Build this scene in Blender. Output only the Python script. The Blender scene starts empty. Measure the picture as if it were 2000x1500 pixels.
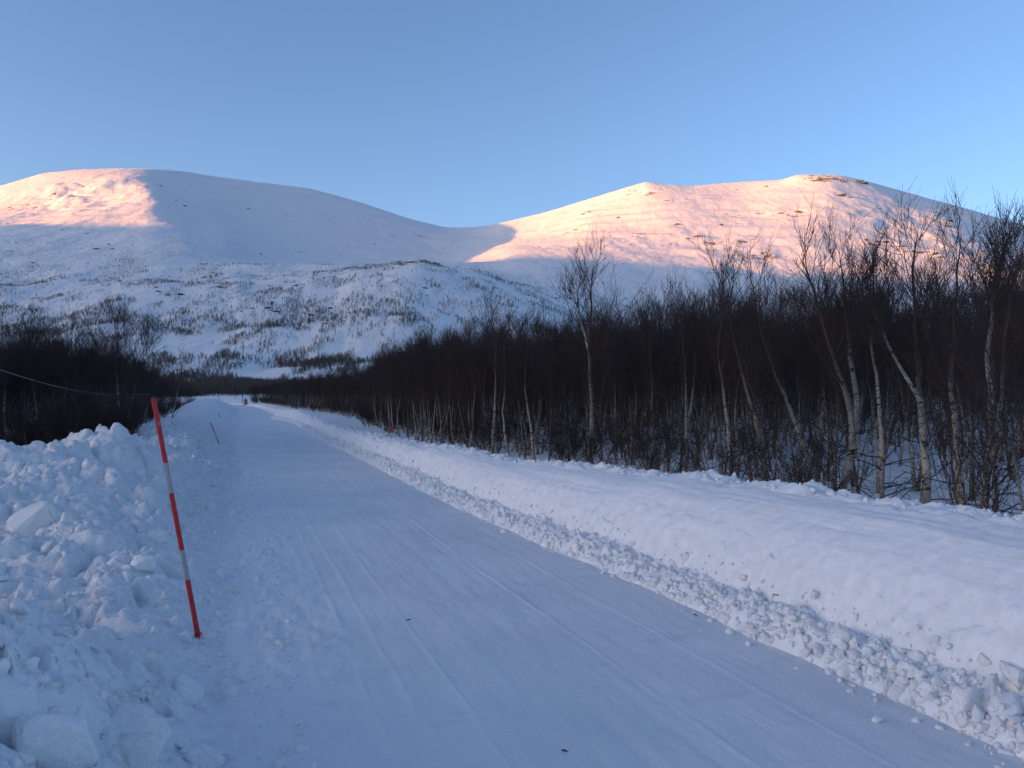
import bpy, math, random
import numpy as np
from mathutils import Vector, Matrix

scene = bpy.context.scene
COL = scene.collection
EYE = 1.6
FPX = 1616.0                      # focal length in photograph pixels (2000 wide)
PITCH = math.atan(30.0 / FPX)

# ---------------------------------------------------------------- camera
cam_data = bpy.data.cameras.new('camera')
cam_data.sensor_width = 36.0
cam_data.lens = 36.0 * FPX / 2000.0
cam_data.clip_start = 0.05
cam_data.clip_end = 30000.0
cam = bpy.data.objects.new('camera', cam_data)
COL.objects.link(cam)
cam.location = (0, 0, EYE)
cam.rotation_euler = (math.pi / 2 + PITCH, 0, 0)
scene.camera = cam

# ---------------------------------------------------------------- sky and sun
SUN_EL = math.radians(4.04)
SUN_H = np.array([-0.92, -0.392])          # horizontal direction towards the sun
SUN_ROT = math.atan2(SUN_H[0], SUN_H[1])
world = bpy.data.worlds.new('World')
scene.world = world
world.use_nodes = True
wn = world.node_tree
wn.nodes.clear()
wo = wn.nodes.new('ShaderNodeOutputWorld')
bg = wn.nodes.new('ShaderNodeBackground')
sky = wn.nodes.new('ShaderNodeTexSky')
sky.sky_type = 'NISHITA'
sky.sun_disc = False
sky.sun_elevation = SUN_EL
sky.sun_rotation = SUN_ROT
sky.altitude = 400.0
sky.air_density = 0.7
sky.dust_density = 2.2
sky.ozone_density = 2.1
bg.inputs['Strength'].default_value = 0.15
tint = wn.nodes.new('ShaderNodeMix'); tint.data_type = 'RGBA'; tint.blend_type = 'MULTIPLY'
tint.inputs[0].default_value = 1.0; tint.inputs[7].default_value = (1.10, 0.99, 1.0, 1)      # the violet cast of a low-sun winter sky
wn.links.new(sky.outputs['Color'], tint.inputs[6]); wn.links.new(tint.outputs[2], bg.inputs['Color'])
wn.links.new(bg.outputs['Background'], wo.inputs['Surface'])

sun_data = bpy.data.lights.new('sun', 'SUN')
sun_data.energy = 3.7
sun_data.angle = math.radians(0.53)
sun_data.color = (1.0, 0.37, 0.095)
sun = bpy.data.objects.new('sun', sun_data)
COL.objects.link(sun)
sdir = Vector((SUN_H[0] * math.cos(SUN_EL), SUN_H[1] * math.cos(SUN_EL), math.sin(SUN_EL)))
sun.rotation_euler = sdir.to_track_quat('Z', 'Y').to_euler()
sun.location = (-60, -20, 60)

scene.view_settings.view_transform = 'Standard'
scene.view_settings.look = 'None'
scene.view_settings.gamma = 1.0
scene.view_settings.use_curve_mapping = False
scene.view_settings.exposure = 1.66
scene.cycles.max_bounces = 6
scene.cycles.diffuse_bounces = 3
scene.cycles.transparent_max_bounces = 4

# ---------------------------------------------------------------- numeric helpers
_rs = np.random.RandomState(7)
_PERM = _rs.permutation(1024)
_PERM = np.concatenate([_PERM, _PERM])
_GA = _rs.rand(1024) * 2 * np.pi
_GR = np.stack([np.cos(_GA), np.sin(_GA)], -1)
_RV = _rs.rand(1024)

def perlin(x, y, seed=0):
    x = np.asarray(x, float) + seed * 17.31; y = np.asarray(y, float) + seed * 9.17
    xi = np.floor(x).astype(int); yi = np.floor(y).astype(int)
    xf = x - xi; yf = y - yi
    u = xf * xf * xf * (xf * (xf * 6 - 15) + 10); v = yf * yf * yf * (yf * (yf * 6 - 15) + 10)
    def g(ix, iy, fx, fy):
        h = _PERM[(_PERM[ix & 1023] + iy) & 1023]
        gr = _GR[h]
        return gr[..., 0] * fx + gr[..., 1] * fy
    a = g(xi, yi, xf, yf); b = g(xi + 1, yi, xf - 1, yf)
    c = g(xi, yi + 1, xf, yf - 1); d = g(xi + 1, yi + 1, xf - 1, yf - 1)
    return (a + (b - a) * u) * (1 - v) + (c + (d - c) * u) * v * 1.0

def fbm(x, y, octaves=4, seed=0, gain=0.5, lac=2.03):
    s = 0.0; a = 1.0; f = 1.0
    for o in range(octaves):
        s = s + a * perlin(x * f, y * f, seed + o * 3)
        a *= gain; f *= lac
    return s

def worley(x, y, seed=0):
    """nearest distance, second distance and a random value of the nearest cell"""
    x = np.asarray(x, float) + seed * 31.7; y = np.asarray(y, float) + seed * 11.3
    xi = np.floor(x).astype(int); yi = np.floor(y).astype(int)
    d1 = np.full(x.shape, 9.0); d2 = np.full(x.shape, 9.0); idv = np.zeros(x.shape)
    for dx in (-1, 0, 1):
        for dy in (-1, 0, 1):
            cx = xi + dx; cy = yi + dy
            h = _PERM[(_PERM[cx & 1023] + cy) & 1023]
            px = cx + _RV[h]; py = cy + _RV[(h * 7 + 3) & 1023]
            d = np.hypot(px - x, py - y)
            near = d < d1
            d2 = np.where(near, d1, np.minimum(d2, d))
            idv = np.where(near, _RV[(h * 13 + 5) & 1023], idv)
            d1 = np.where(near, d, d1)
    return d1, d2, idv

def sstep(a, b, x):
    t = np.clip((np.asarray(x, float) - a) / (b - a), 0, 1)
    return t * t * (3 - 2 * t)

def gsmooth(v, sig, axis=-1):
    n = int(sig * 3) + 1
    k = np.exp(-0.5 * (np.arange(-n, n + 1) / sig) ** 2); k /= k.sum()
    return np.apply_along_axis(lambda a: np.convolve(np.pad(a, n, mode='edge'), k, 'valid'), axis, v)

def ray(x, y):
    """photograph pixel -> sideways and upward slope per metre of depth"""
    xr = (np.asarray(x, float) - 1000) / FPX; yr = (750 - np.asarray(y, float)) / FPX
    f = math.cos(PITCH) - math.sin(PITCH) * yr
    return xr / f, (math.sin(PITCH) + math.cos(PITCH) * yr) / f

def spot(x, y, z):
    """the point at height z that stands at a pixel of the photograph"""
    t, e = ray(x, y)
    d = (z - EYE) / e
    return np.array([t * d, d, z])

# ---------------------------------------------------------------- object helpers
def put(o, kind=None, label=None, cat=None, group=None, parent=None):
    COL.objects.link(o)
    if parent is not None: o.parent = parent
    if kind: o['kind'] = kind
    if label: o['label'] = label
    if cat: o['category'] = cat
    if group: o['group'] = group
    return o

def mesh_from(name, verts, faces, mat, smooth=True):
    me = bpy.data.meshes.new(name)
    verts = np.asarray(verts, np.float32).reshape(-1, 3)
    faces = np.asarray(faces, np.int32)
    n, k = faces.shape
    me.vertices.add(len(verts)); me.vertices.foreach_set('co', verts.ravel())
    me.loops.add(n * k); me.loops.foreach_set('vertex_index', faces.ravel())
    me.polygons.add(n)
    me.polygons.foreach_set('loop_start', np.arange(0, n * k, k, dtype=np.int32))
    me.update(calc_edges=True)
    me.polygons.foreach_set('use_smooth', np.full(n, smooth))
    if mat: me.materials.append(mat)
    me.update()
    return me

def add_attr(me, name, vals):
    a = me.attributes.new(name, 'FLOAT', 'POINT')
    a.data.foreach_set('value', np.asarray(vals, np.float32).ravel())

def grid_faces(nr, nc, wrap=False):
    i = np.arange(nr - 1)[:, None]; j = np.arange(nc if wrap else nc - 1)[None, :]
    a = i * nc + j; b = i * nc + (j + 1) % nc
    return np.stack([a, b, b + nc, a + nc], -1).reshape(-1, 4)

def grid_obj(name, P, mat, flip=False, wrap=False, **kw):
    nr, nc = P.shape[:2]
    f = grid_faces(nr, nc, wrap)
    if flip: f = f[:, ::-1]
    o = bpy.data.objects.new(name, mesh_from(name, P.reshape(-1, 3), f, mat))
    return put(o, **kw)

# ---------------------------------------------------------------- material helpers
class NT:
    def __init__(self, name):
        self.m = bpy.data.materials.new(name); self.m.use_nodes = True
        self.t = self.m.node_tree; self.t.nodes.clear()
        self.out = self.n('ShaderNodeOutputMaterial'); self.b = self.n('ShaderNodeBsdfPrincipled')
        self.l(self.b.outputs[0], self.out.inputs[0])
    def n(self, typ, **kw):
        nd = self.t.nodes.new(typ)
        for k, v in kw.items(): setattr(nd, k, v)
        return nd
    def l(self, a, b): self.t.links.new(a, b)
    def pos(self, scale=(1, 1, 1)):
        g = self.n('ShaderNodeNewGeometry'); mp = self.n('ShaderNodeMapping'); mp.inputs['Scale'].default_value = scale
        self.l(g.outputs['Position'], mp.inputs[0]); return mp.outputs[0]
    def objc(self, scale=(1, 1, 1)):
        g = self.n('ShaderNodeTexCoord'); mp = self.n('ShaderNodeMapping'); mp.inputs['Scale'].default_value = scale
        self.l(g.outputs['Object'], mp.inputs[0]); return mp.outputs[0]
    def attr(self, name):
        a = self.n('ShaderNodeAttribute'); a.attribute_name = name; return a.outputs['Fac']
    def noise(self, vec, scale, detail=3, rough=0.5):
        a = self.n('ShaderNodeTexNoise'); a.inputs['Scale'].default_value = scale
        a.inputs['Detail'].default_value = detail; a.inputs['Roughness'].default_value = rough
        self.l(vec, a.inputs['Vector']); return a.outputs['Fac']
    def ramp(self, fac, stops):
        r = self.n('ShaderNodeValToRGB'); e = r.color_ramp.elements
        while len(e) < len(stops): e.new(0.5)
        for el, (p, c) in zip(e, stops):
            el.position = p; el.color = (c, c, c, 1) if not hasattr(c, '__len__') else (*c, 1)
        self.l(fac, r.inputs[0]); return r.outputs[0]
    def mix(self, fac, a, b):
        m = self.n('ShaderNodeMix', data_type='RGBA')
        for s, v in ((m.inputs[0], fac), (m.inputs[6], a), (m.inputs[7], b)):
            if isinstance(v, (int, float)): s.default_value = v
            elif isinstance(v, tuple): s.default_value = (*v, 1)
            else: self.l(v, s)
        return m.outputs[2]
    def math(self, op, a, b=0.0):
        m = self.n('ShaderNodeMath', operation=op)
        for s, v in ((m.inputs[0], a), (m.inputs[1], b)):
            if isinstance(v, (int, float)): s.default_value = v
            else: self.l(v, s)
        return m.outputs[0]
    def color(self, c):
        if isinstance(c, tuple): self.b.inputs['Base Color'].default_value = (*c, 1)
        else: self.l(c, self.b.inputs['Base Color'])
    def set(self, **kw):
        for k, v in kw.items(): self.b.inputs[k.replace('_', ' ')].default_value = v
    def bump(self, h, strength, dist):
        b = self.n('ShaderNodeBump'); b.inputs['Strength'].default_value = strength; b.inputs['Distance'].default_value = dist
        self.l(h, b.inputs['Height']); self.l(b.outputs[0], self.b.inputs['Normal'])

def simple(name, c, rough=0.7, **kw):
    t = NT(name); t.color(c); t.set(Roughness=rough, **kw); return t.m

SNOW = (0.80, 0.805, 0.82)
def snow_mat(name, base=SNOW, coarse=3.0, fine=60.0, bs=0.5, bd=0.03):
    t = NT(name)
    p = t.pos()
    n1 = t.noise(p, coarse, 4, 0.6); n2 = t.noise(p, fine, 3, 0.6)
    dk = tuple(c * 0.90 for c in base)
    t.color(t.mix(t.ramp(n1, [(0.35, 0.0), (0.65, 1.0)]), dk, base))
    h = t.math('ADD', t.math('MULTIPLY', n1, 1.0), t.math('MULTIPLY', n2, 0.35))
    t.bump(h, bs, bd)
    t.set(Roughness=0.75); t.b.inputs['Specular IOR Level'].default_value = 0.2
    return t.m
# ================================================================ mountains
def rock_snow_mat(name, mask_scale, thresh, warm):
    """snow with wind-bared rock and heath showing through in streaks"""
    t = NT(name)
    p = t.pos((1.0, 1.0, 2.6))
    big = t.noise(p, 0.006, 3, 0.55); med = t.noise(p, 0.03, 5, 0.68); fin = t.noise(p, 0.16, 4, 0.7)
    m = t.math('ADD', t.math('MULTIPLY', big, 0.55), t.math('ADD', t.math('MULTIPLY', med, 0.55), t.math('MULTIPLY', fin, 0.35)))
    m = t.math('ADD', m, t.math('MULTIPLY', t.attr('bare'), 0.30))
    mask = t.ramp(m, [(thresh, 0.0), (thresh + 0.035, 1.0)])
    rock = t.mix(t.noise(p, 0.3, 4, 0.7), (0.10, 0.085, 0.07), (0.24, 0.20, 0.16))
    sn = t.mix(t.noise(p, 0.01, 4, 0.6), (0.72, 0.73, 0.75), (0.82, 0.82, 0.83))
    t.color(t.mix(mask, sn, rock))
    drift = t.noise(t.pos((1.0, 0.35, 1.0)), 0.035, 5, 0.6)
    t.bump(t.math('ADD', t.math('MULTIPLY', drift, 1.0), t.math('MULTIPLY', fin, 0.35)), 0.6, 6.0)
    t.set(Roughness=0.8); t.b.inputs['Specular IOR Level'].default_value = 0.15
    return t.m

mat_mountain = rock_snow_mat('mountain_snow', 1, 0.875, 0)

XC = [-900, -300, 0, 80, 150, 220, 300, 350, 400, 470, 600, 700, 800, 870, 930, 960, 1000, 1050, 1100, 1180, 1265, 1290, 1350, 1450, 1530, 1560, 1640, 1700, 1800, 1900, 2000, 2300, 2900]
SKY = [470, 420, 362, 338, 331, 329, 330, 334, 342, 352, 368, 395, 430, 447, 446, 442, 432, 420, 405, 380, 354, 359, 364, 355, 351, 341, 341, 354, 383, 410, 440, 500, 560]
xs = np.concatenate([np.linspace(-900, -60, 70), np.linspace(-50, 2050, 760), np.linspace(2060, 2900, 70)])
def lay(px, py):
    return np.interp(xs, px, py)
sm = lambda v, s=8: gsmooth(v, s)
sky_y = gsmooth(np.interp(xs, XC, SKY), 3)
L = []   # (depth, photograph row) of each layer, foot of the slope to the back side
L.append((lay([-900, 2900], [190, 190]), lay([-900, 2900], [812, 812])))
L.append((lay([-900, 2900], [232, 232]), lay([-900, 2900], [778, 778])))
L.append((lay([-900, 2900], [330, 330]), lay([-900, 0, 400, 700, 1200, 2900], [762, 752, 756, 758, 762, 764])))
L.append((sm(lay([-900, 300, 700, 1100, 2900], [480, 480, 470, 500, 520])), sm(lay([-900, 0, 300, 500, 700, 1100, 2000, 2900], [715, 700, 704, 708, 712, 725, 740, 742]))))
L.append((sm(lay([-900, 300, 700, 1100, 2900], [640, 640, 620, 660, 720])), sm(lay([-900, 0, 250, 400, 600, 800, 1000, 1100, 1300, 2000, 2900], [650, 640, 628, 634, 630, 618, 640, 662, 690, 715, 720]))))
L.append((sm(lay([-900, 0, 300, 600, 830, 1000, 1150, 1500, 2900], [880, 880, 850, 860, 900, 900, 900, 950, 1000])), sm(lay([-900, 0, 200, 300, 420, 520, 700, 830, 900, 1000, 1100, 1200, 1400, 2000, 2900], [580, 568, 562, 556, 558, 554, 534, 517, 530, 562, 600, 632, 655, 680, 690]), 6)))
L.append((sm(lay([-900, 0, 600, 830, 950, 1150, 1500, 2900], [1150, 1150, 1150, 1150, 1150, 1120, 1150, 1200])), sm(lay([-900, 0, 300, 500, 700, 830, 930, 1000, 1100, 1300, 1500, 2000, 2900], [515, 512, 508, 524, 522, 520, 528, 548, 566, 590, 612, 640, 660]))))
L.append((sm(lay([-900, 0, 300, 370, 440, 600, 800, 870, 920, 960, 1000, 1060, 1150, 1500, 2900], [1550, 1520, 1500, 1560, 1880, 2000, 2250, 2300, 2200, 1950, 1680, 1570, 1560, 1550, 1600]), 5), sm(lay([-900, 0, 300, 360, 430, 600, 800, 870, 920, 1000, 1100, 1300, 1500, 1700, 2000, 2900], [480, 450, 446, 450, 488, 505, 506, 505, 500, 498, 508, 528, 545, 552, 560, 600]), 5)))
L.append((sm(lay([-900, 0, 250, 310, 360, 420, 520, 700, 830, 920, 1000, 1150, 1300, 1600, 2000, 2900], [2000, 1950, 1960, 1960, 2120, 2350, 2500, 2750, 2850, 2800, 2500, 2150, 2050, 2000, 2150, 2500]), 5),
          sm(lay([-900, 0, 150, 280, 330, 380, 500, 700, 830, 920, 1000, 1150, 1300, 1500, 1700, 1850, 2000, 2900], [470, 412, 392, 382, 392, 402, 412, 432, 462, 468, 468, 452, 452, 455, 458, 466, 500, 590]), 4)))
skyY = sm(lay([-900, 0, 250, 310, 400, 600, 870, 1000, 1150, 1270, 1450, 1620, 1800, 2000, 2900], [2300, 2250, 2300, 2400, 2750, 3150, 3500, 3200, 2850, 2650, 2750, 2600, 2750, 2900, 3300]))
sky_s = gsmooth(sky_y, 26)
L.append((skyY * 0.93, np.maximum(sky_y + 3, sky_s + 0.22 * np.maximum(6, (L[-1][1] - sky_s)))))
L.append((skyY, sky_y))
L.append((skyY + 350, sky_y + 26))
L.append((skyY + 1300, sky_y + 130))
L.append((skyY + 3000, lay([-900, 2900], [760, 760])))
K = len(L)
nrow_per = [6, 14, 16, 20, 26, 26, 30, 34, 36, 14, 8, 8, 6]
for k_ in (2, 3, 4, 5):
    L[k_] = (L[k_][0], L[k_][1] + 9 * fbm(xs / 130.0, np.full(len(xs), k_ * 3.7), 3, 45))
LY = np.array([a for a, b in L]); LE = np.array([ray(xs, b)[1] for a, b in L])
LZ = EYE + LE * LY
# Catmull-Rom through the layers, in depth and height
rows = []
for k in range(K - 1):
    n = nrow_per[k]
    k0, k3 = max(k - 1, 0), min(k + 2, K - 1)
    for i in range(n):
        u = i / n
        def cr(A):
            # monotone Hermite (limited slopes)
            d0 = A[k] - A[k0] if k0 != k else A[k + 1] - A[k]
            d1 = A[k + 1] - A[k]; d2 = A[k3] - A[k + 1] if k3 != k + 1 else d1
            m0 = np.where(d0 * d1 > 0, 2 * d0 * d1 / (d0 + d1 + 1e-9), 0); m1 = np.where(d1 * d2 > 0, 2 * d1 * d2 / (d1 + d2 + 1e-9), 0)
            return (2*u**3-3*u**2+1)*A[k] + (u**3-2*u**2+u)*m0 + (-2*u**3+3*u**2)*A[k+1] + (u**3-u**2)*m1
        rows.append((k + u - 1, cr(LY), cr(LZ)))
rows.append((K - 2, LY[-1], LZ[-1]))
W = np.array([r[0] for r in rows]); MY = np.array([r[1] for r in rows]); MZ = np.array([r[2] for r in rows])
MT = (xs - 1000) / FPX
MX = MT[None, :] * MY
# world-space relief: knolls, gullies, terraces
amp = np.interp(W, [-1, 0, 1, 2, 3, 4, 5, 6, 7, 8, 8.5, 9, 9.3, 10, 12], [0, 0.3, 1.5, 6, 12, 12, 10, 9, 9, 6, 3, 1.5, 3, 10, 10])[:, None]
fine_ = np.interp(W, [0, 5, 6.3, 12], [1, 1, 0.6, 0.6])[:, None]
rel = fbm(MX / 190.0, MY / 190.0, 4, 3, 0.45) * 0.9 + 0.45 * fine_ * fbm(MX / 60.0, MY / 110.0, 4, 11, 0.55)
amp = amp * (0.55 + 0.75 * sstep(-0.3, 0.4, fbm(MX / 500.0, MY / 500.0, 2, 40)))
MZ = MZ + amp * rel
# small cliffs on the sunlit shoulder of the left mountain and terraces across the right one
cl = np.exp(-(((xs - 130) / 110.0) ** 2))[None, :] * np.exp(-(((W - 7.25) / 0.55) ** 2))[:, None]
MZ = MZ + cl * (24 * np.abs(fbm(MX / 110.0, MY / 90.0, 3, 21)) - 4)
tr = sstep(1000, 1200, xs)[None, :] * np.exp(-(((W - 7.0) / 0.9) ** 2))[:, None]
ph = (MZ + 26 * fbm(MX / 260.0, MY / 260.0, 3, 31)) / 46.0
MZ = MZ + tr * 6.0 * np.sin(2 * np.pi * ph) * (0.5 + fbm(MX / 300, MY / 300, 2, 33))
bare = (0.20 * tr * sstep(-0.2, 0.5, np.sin(2 * np.pi * ph + 2.2)) + 0.45 * cl * sstep(0.05, 0.4, np.abs(fbm(MX / 40.0, MY / 40.0, 3, 22)))
        + 0.45 * np.exp(-(((W - 4.0) / 0.5) ** 2))[:, None] * sstep(0.0, 0.5, fbm(MX / 80, MY / 40, 3, 52))
        + 0.6 * (np.exp(-(((xs - 1620) / 80.0) ** 2))[None, :] * np.exp(-(((W - 8.6) / 0.4) ** 2))[:, None]))
MP = np.stack([MX, MY, MZ], -1)
MSPLIT = int(np.argmin(np.abs(xs - 905)))
# full-grid normals so that the two mountains meet without a crease
du = np.gradient(MP, axis=1); dv = np.gradient(MP, axis=0)
MN = np.cross(du, dv); MN /= np.linalg.norm(MN, axis=-1, keepdims=True)
def mountain(name, c0, c1):
    P = MP[:, c0:c1]
    o = grid_obj(name, P, mat_mountain, kind='structure')
    add_attr(o.data, 'bare', bare[:, c0:c1])
    o.data.normals_split_custom_set_from_vertices(MN[:, c0:c1].reshape(-1, 3).tolist())
    return o
mountain_left = mountain('mountain_left', 0, MSPLIT + 1)
mountain_right = mountain('mountain_right', MSPLIT, len(xs))
MROW = 750 - FPX * np.tan(np.arctan((MZ - EYE) / MY * np.cos(np.arctan(0 * MX))) - PITCH)
def mountain_at(px, py):
    """first point of the slope, coming from the valley, seen at a photograph pixel"""
    c = int(np.argmin(np.abs(xs - px))); i = np.where((MROW[:, c] <= py) & (W > 0))[0]
    return MP[i[0] if len(i) else -1, c]
def on_mountain(px, w):
    """surface point of the slope at a photograph column and layer number"""
    c = np.interp(px, xs, np.arange(len(xs))); r = np.interp(w, W, np.arange(len(W)))
    c0 = np.minimum(c, len(xs) - 2).astype(int); r0 = np.minimum(r, len(W) - 2).astype(int); fc = (c - c0)[..., None]; fr = (r - r0)[..., None]
    return (MP[r0, c0] * (1-fr) * (1-fc) + MP[r0, c0+1] * (1-fr) * fc + MP[r0+1, c0] * fr * (1-fc) + MP[r0+1, c0+1] * fr * fc)

# the range behind the photographer's left shoulder that keeps the valley in shade
a_ = np.linspace(-2600, -5600, 60); b_ = np.linspace(-5200, 4100, 420)
A, B = np.meshgrid(a_, b_, indexing='ij')
RX = A * -SUN_H[0] - B * -SUN_H[1]; RY = A * -SUN_H[1] + B * -SUN_H[0]
prof = np.where(A > -4000, sstep(-2600, -4000, A), sstep(-5600, -4000, A))
RZ = prof * (617 + 16 * fbm(B / 500.0, A / 2000.0, 4, 61)) * (1 - 0.35 * sstep(3400, 4100, B) - 0.5 * sstep(-4000, -5200, B)) - 6
RZ = RZ + prof * (1 - prof) * 160 * fbm(RX / 700.0, RY / 700.0, 4, 63)
grid_obj('mountain_range', np.stack([RX, RY, RZ], -1), mat_mountain, flip=True, kind='structure')

# ================================================================ road frame
U = np.array([-0.313, 0.950]); U /= np.linalg.norm(U); V = np.array([U[1], -U[0]])
def bend(l):
    l = np.asarray(l, float)
    return -0.0011 * np.clip(l - 150, 0, None) ** 2 + 0.45 * sstep(30, 70, l)
def road_xy(l, s):
    s2 = s + bend(l)
    return l * U[0] + s2 * V[0], l * U[1] + s2 * V[1]
def road_ls(x, y):
    l = x * U[0] + y * U[1]; s = x * V[0] + y * V[1]
    return l, s - bend(l)
def edge_r(l):      # right and left edge of the driven surface
    return 3.02 + 0.10 * perlin(np.asarray(l) / 3.1, 0.3, 5) + 0.05 * perlin(np.asarray(l) / 0.7, 0.3, 6) + 0.25 * sstep(12, 4, l) - 1.0 * np.exp(-((np.asarray(l) - 72) / 9.0) ** 2)
def edge_l(l):
    return 0.12 + 0.16 * perlin(np.asarray(l) / 2.7, 7.3, 8) - 0.5 * sstep(30, 120, l)

# forest floor and everything flat, to the horizon
def floor_z(x, y):
    l, s = road_ls(x, y)
    r = np.hypot(x, y)
    z = 0.10 * fbm(x / 4.0, y / 4.0, 3, 71) + 0.05 * fbm(x / 0.9, y / 0.9, 3, 72)
    right = sstep(3.2, 5.0, s)
    left = sstep(-0.2, -3.0, s)
    z = z * np.maximum(right, left)
    z = z + right * (0.30 + 0.35 * sstep(15, 45, s) * 1.0) + left * (-0.05)
    z = z - (1 - np.maximum(right, left)) * 0.12
    z = z - 0.35 * np.exp(-((l - 56) / 12.0) ** 2) * sstep(4.2, 5.2, s) * sstep(12, 8, s)
    z = z + 0.45 * sstep(80, 200, r) * np.maximum(right, left)
    z = z - 4.0 * sstep(225, 262, np.asarray(y)) - 3 * sstep(330, 420, r)
    return z
rr = np.concatenate([[0.02], np.geomspace(1.0, 330, 220), np.geomspace(350, 14000, 26)])
th = np.concatenate([np.linspace(-0.72, 0.72, 420), np.linspace(0.74, 2 * np.pi - 0.74, 110)])
TH, RR = np.meshgrid(th, rr, indexing='xy')
GX = RR * np.sin(TH); GY = RR * np.cos(TH)
mat_ground = snow_mat('forest_snow', coarse=1.5, fine=14.0, bs=0.5, bd=0.05)
ground = grid_obj('ground', np.stack([GX, GY, floor_z(GX, GY)], -1), mat_ground, flip=True, wrap=True, kind='structure')

# ================================================================ road
def road_z(l, s):
    z = 0.012 * perlin(l / 2.3, s / 0.8, 81) + 0.006 * fbm(l / 0.5, s / 0.16, 3, 82)
    z = z + 0.35 * sstep(150, 215, l)                     # lifts gently towards the bend
    z = z + 0.02 * (s - 1.5) * 0.1
    for s0, wd, h, sd in TRACKS:
        wob = s0 + 0.05 * perlin(l / 3.0, 0.5, sd) + 0.012 * perlin(l / 0.6, 0.5, sd + 1)
        on = sstep(-0.35, 0.05, perlin(l / 1.9, 3.3, sd + 2) + 0.25 * perlin(l / 0.25, 3.3, sd + 3))
        z = z + h * on * np.exp(-((s - wob) / wd) ** 2)
    # scuffed strip by the left edge
    rough = sstep(0.95, 0.1, s - 0.3 * perlin(l / 1.2, s / 0.5, 92))
    z = z + rough * (0.03 * fbm(l / 0.22, s / 0.16, 4, 90, 0.6) + 0.02)
    return z
TRACKS = [(0.68, 0.013, 0.006, 101), (0.86, 0.016, 0.005, 107), (1.13, 0.009, 0.006, 113), (1.40, 0.02, 0.002, 117),
          (2.16, 0.008, 0.009, 119), (2.02, 0.04, -0.004, 123), (2.72, 0.009, 0.006, 131), (1.75, 0.05, -0.004, 137)]
ls = np.concatenate([np.linspace(-6, 1.0, 20), np.geomspace(1.05, 260, 620)])
ss = np.linspace(-1.2, 3.9, 330)
LL, SS = np.meshgrid(ls, ss, indexing='ij')
x, y = road_xy(LL, SS)
t = NT('packed_snow')
p = t.pos()
rot = t.n('ShaderNodeMapping'); rot.inputs['Rotation'].default_value = (0, 0, -math.atan2(-U[0], U[1])); t.l(p, rot.inputs[0])
strc = t.n('ShaderNodeMapping'); strc.inputs['Scale'].default_value = (1.0, 0.10, 1.0); t.l(rot.outputs[0], strc.inputs[0])
n1 = t.noise(strc.outputs[0], 5.0, 5, 0.65); n2 = t.noise(p, 70.0, 3, 0.6); n3 = t.noise(p, 0.7, 3, 0.5); n4 = t.noise(p, 22.0, 4, 0.7)
c = t.mix(t.ramp(n1, [(0.3, 0.0), (0.7, 1.0)]), (0.70, 0.715, 0.74), (0.77, 0.78, 0.80))
c = t.mix(t.ramp(n3, [(0.38, 0.0), (0.65, 0.55)]), c, (0.60, 0.63, 0.67))
c = t.mix(t.ramp(n4, [(0.64, 0.0), (0.72, 0.5)]), c, (0.76, 0.78, 0.81))
cross = t.n('ShaderNodeMapping'); cross.inputs['Scale'].default_value = (0.8, 2.6, 1.0); t.l(rot.outputs[0], cross.inputs[0])
n5 = t.noise(cross.outputs[0], 1.1, 5, 0.7)
c = t.mix(t.ramp(n5, [(0.57, 0.0), (0.70, 0.7)]), c, (0.54, 0.575, 0.62))
c = t.mix(t.attr('scuff'), c, t.mix(n4, (0.66, 0.68, 0.71), (0.80, 0.80, 0.82)))
c = t.mix(t.math('MULTIPLY', t.attr('crest'), 0.55), c, (0.84, 0.85, 0.87))
t.color(c)
t.bump(t.math('ADD', t.math('MULTIPLY', n1, 0.5), t.math('ADD', t.math('MULTIPLY', n2, 0.25), t.math('MULTIPLY', n4, 0.5))), 0.6, 0.02)
t.set(Roughness=0.6); t.b.inputs['Specular IOR Level'].default_value = 0.25
RZd = road_z(LL, SS)
road = grid_obj('road', np.stack([x, y, RZd], -1), t.m, flip=False, kind='structure')
cr = np.zeros_like(SS)
for s0, wd, h, sd in TRACKS:
    if h < 0: continue
    wob = s0 + 0.05 * perlin(LL / 3.0, 0.5, sd) + 0.012 * perlin(LL / 0.6, 0.5, sd + 1)
    on = sstep(-0.35, 0.05, perlin(LL / 1.9, 3.3, sd + 2) + 0.25 * perlin(LL / 0.25, 3.3, sd + 3))
    cr = np.maximum(cr, on * np.exp(-((SS - wob) / wd) ** 2) * min(1, h / 0.012))
add_attr(road.data, 'crest', cr)
add_attr(road.data, 'scuff', sstep(0.75, 0.05, SS - 0.35 * fbm(LL / 1.2, SS / 0.5, 4, 92) - 0.1))

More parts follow.
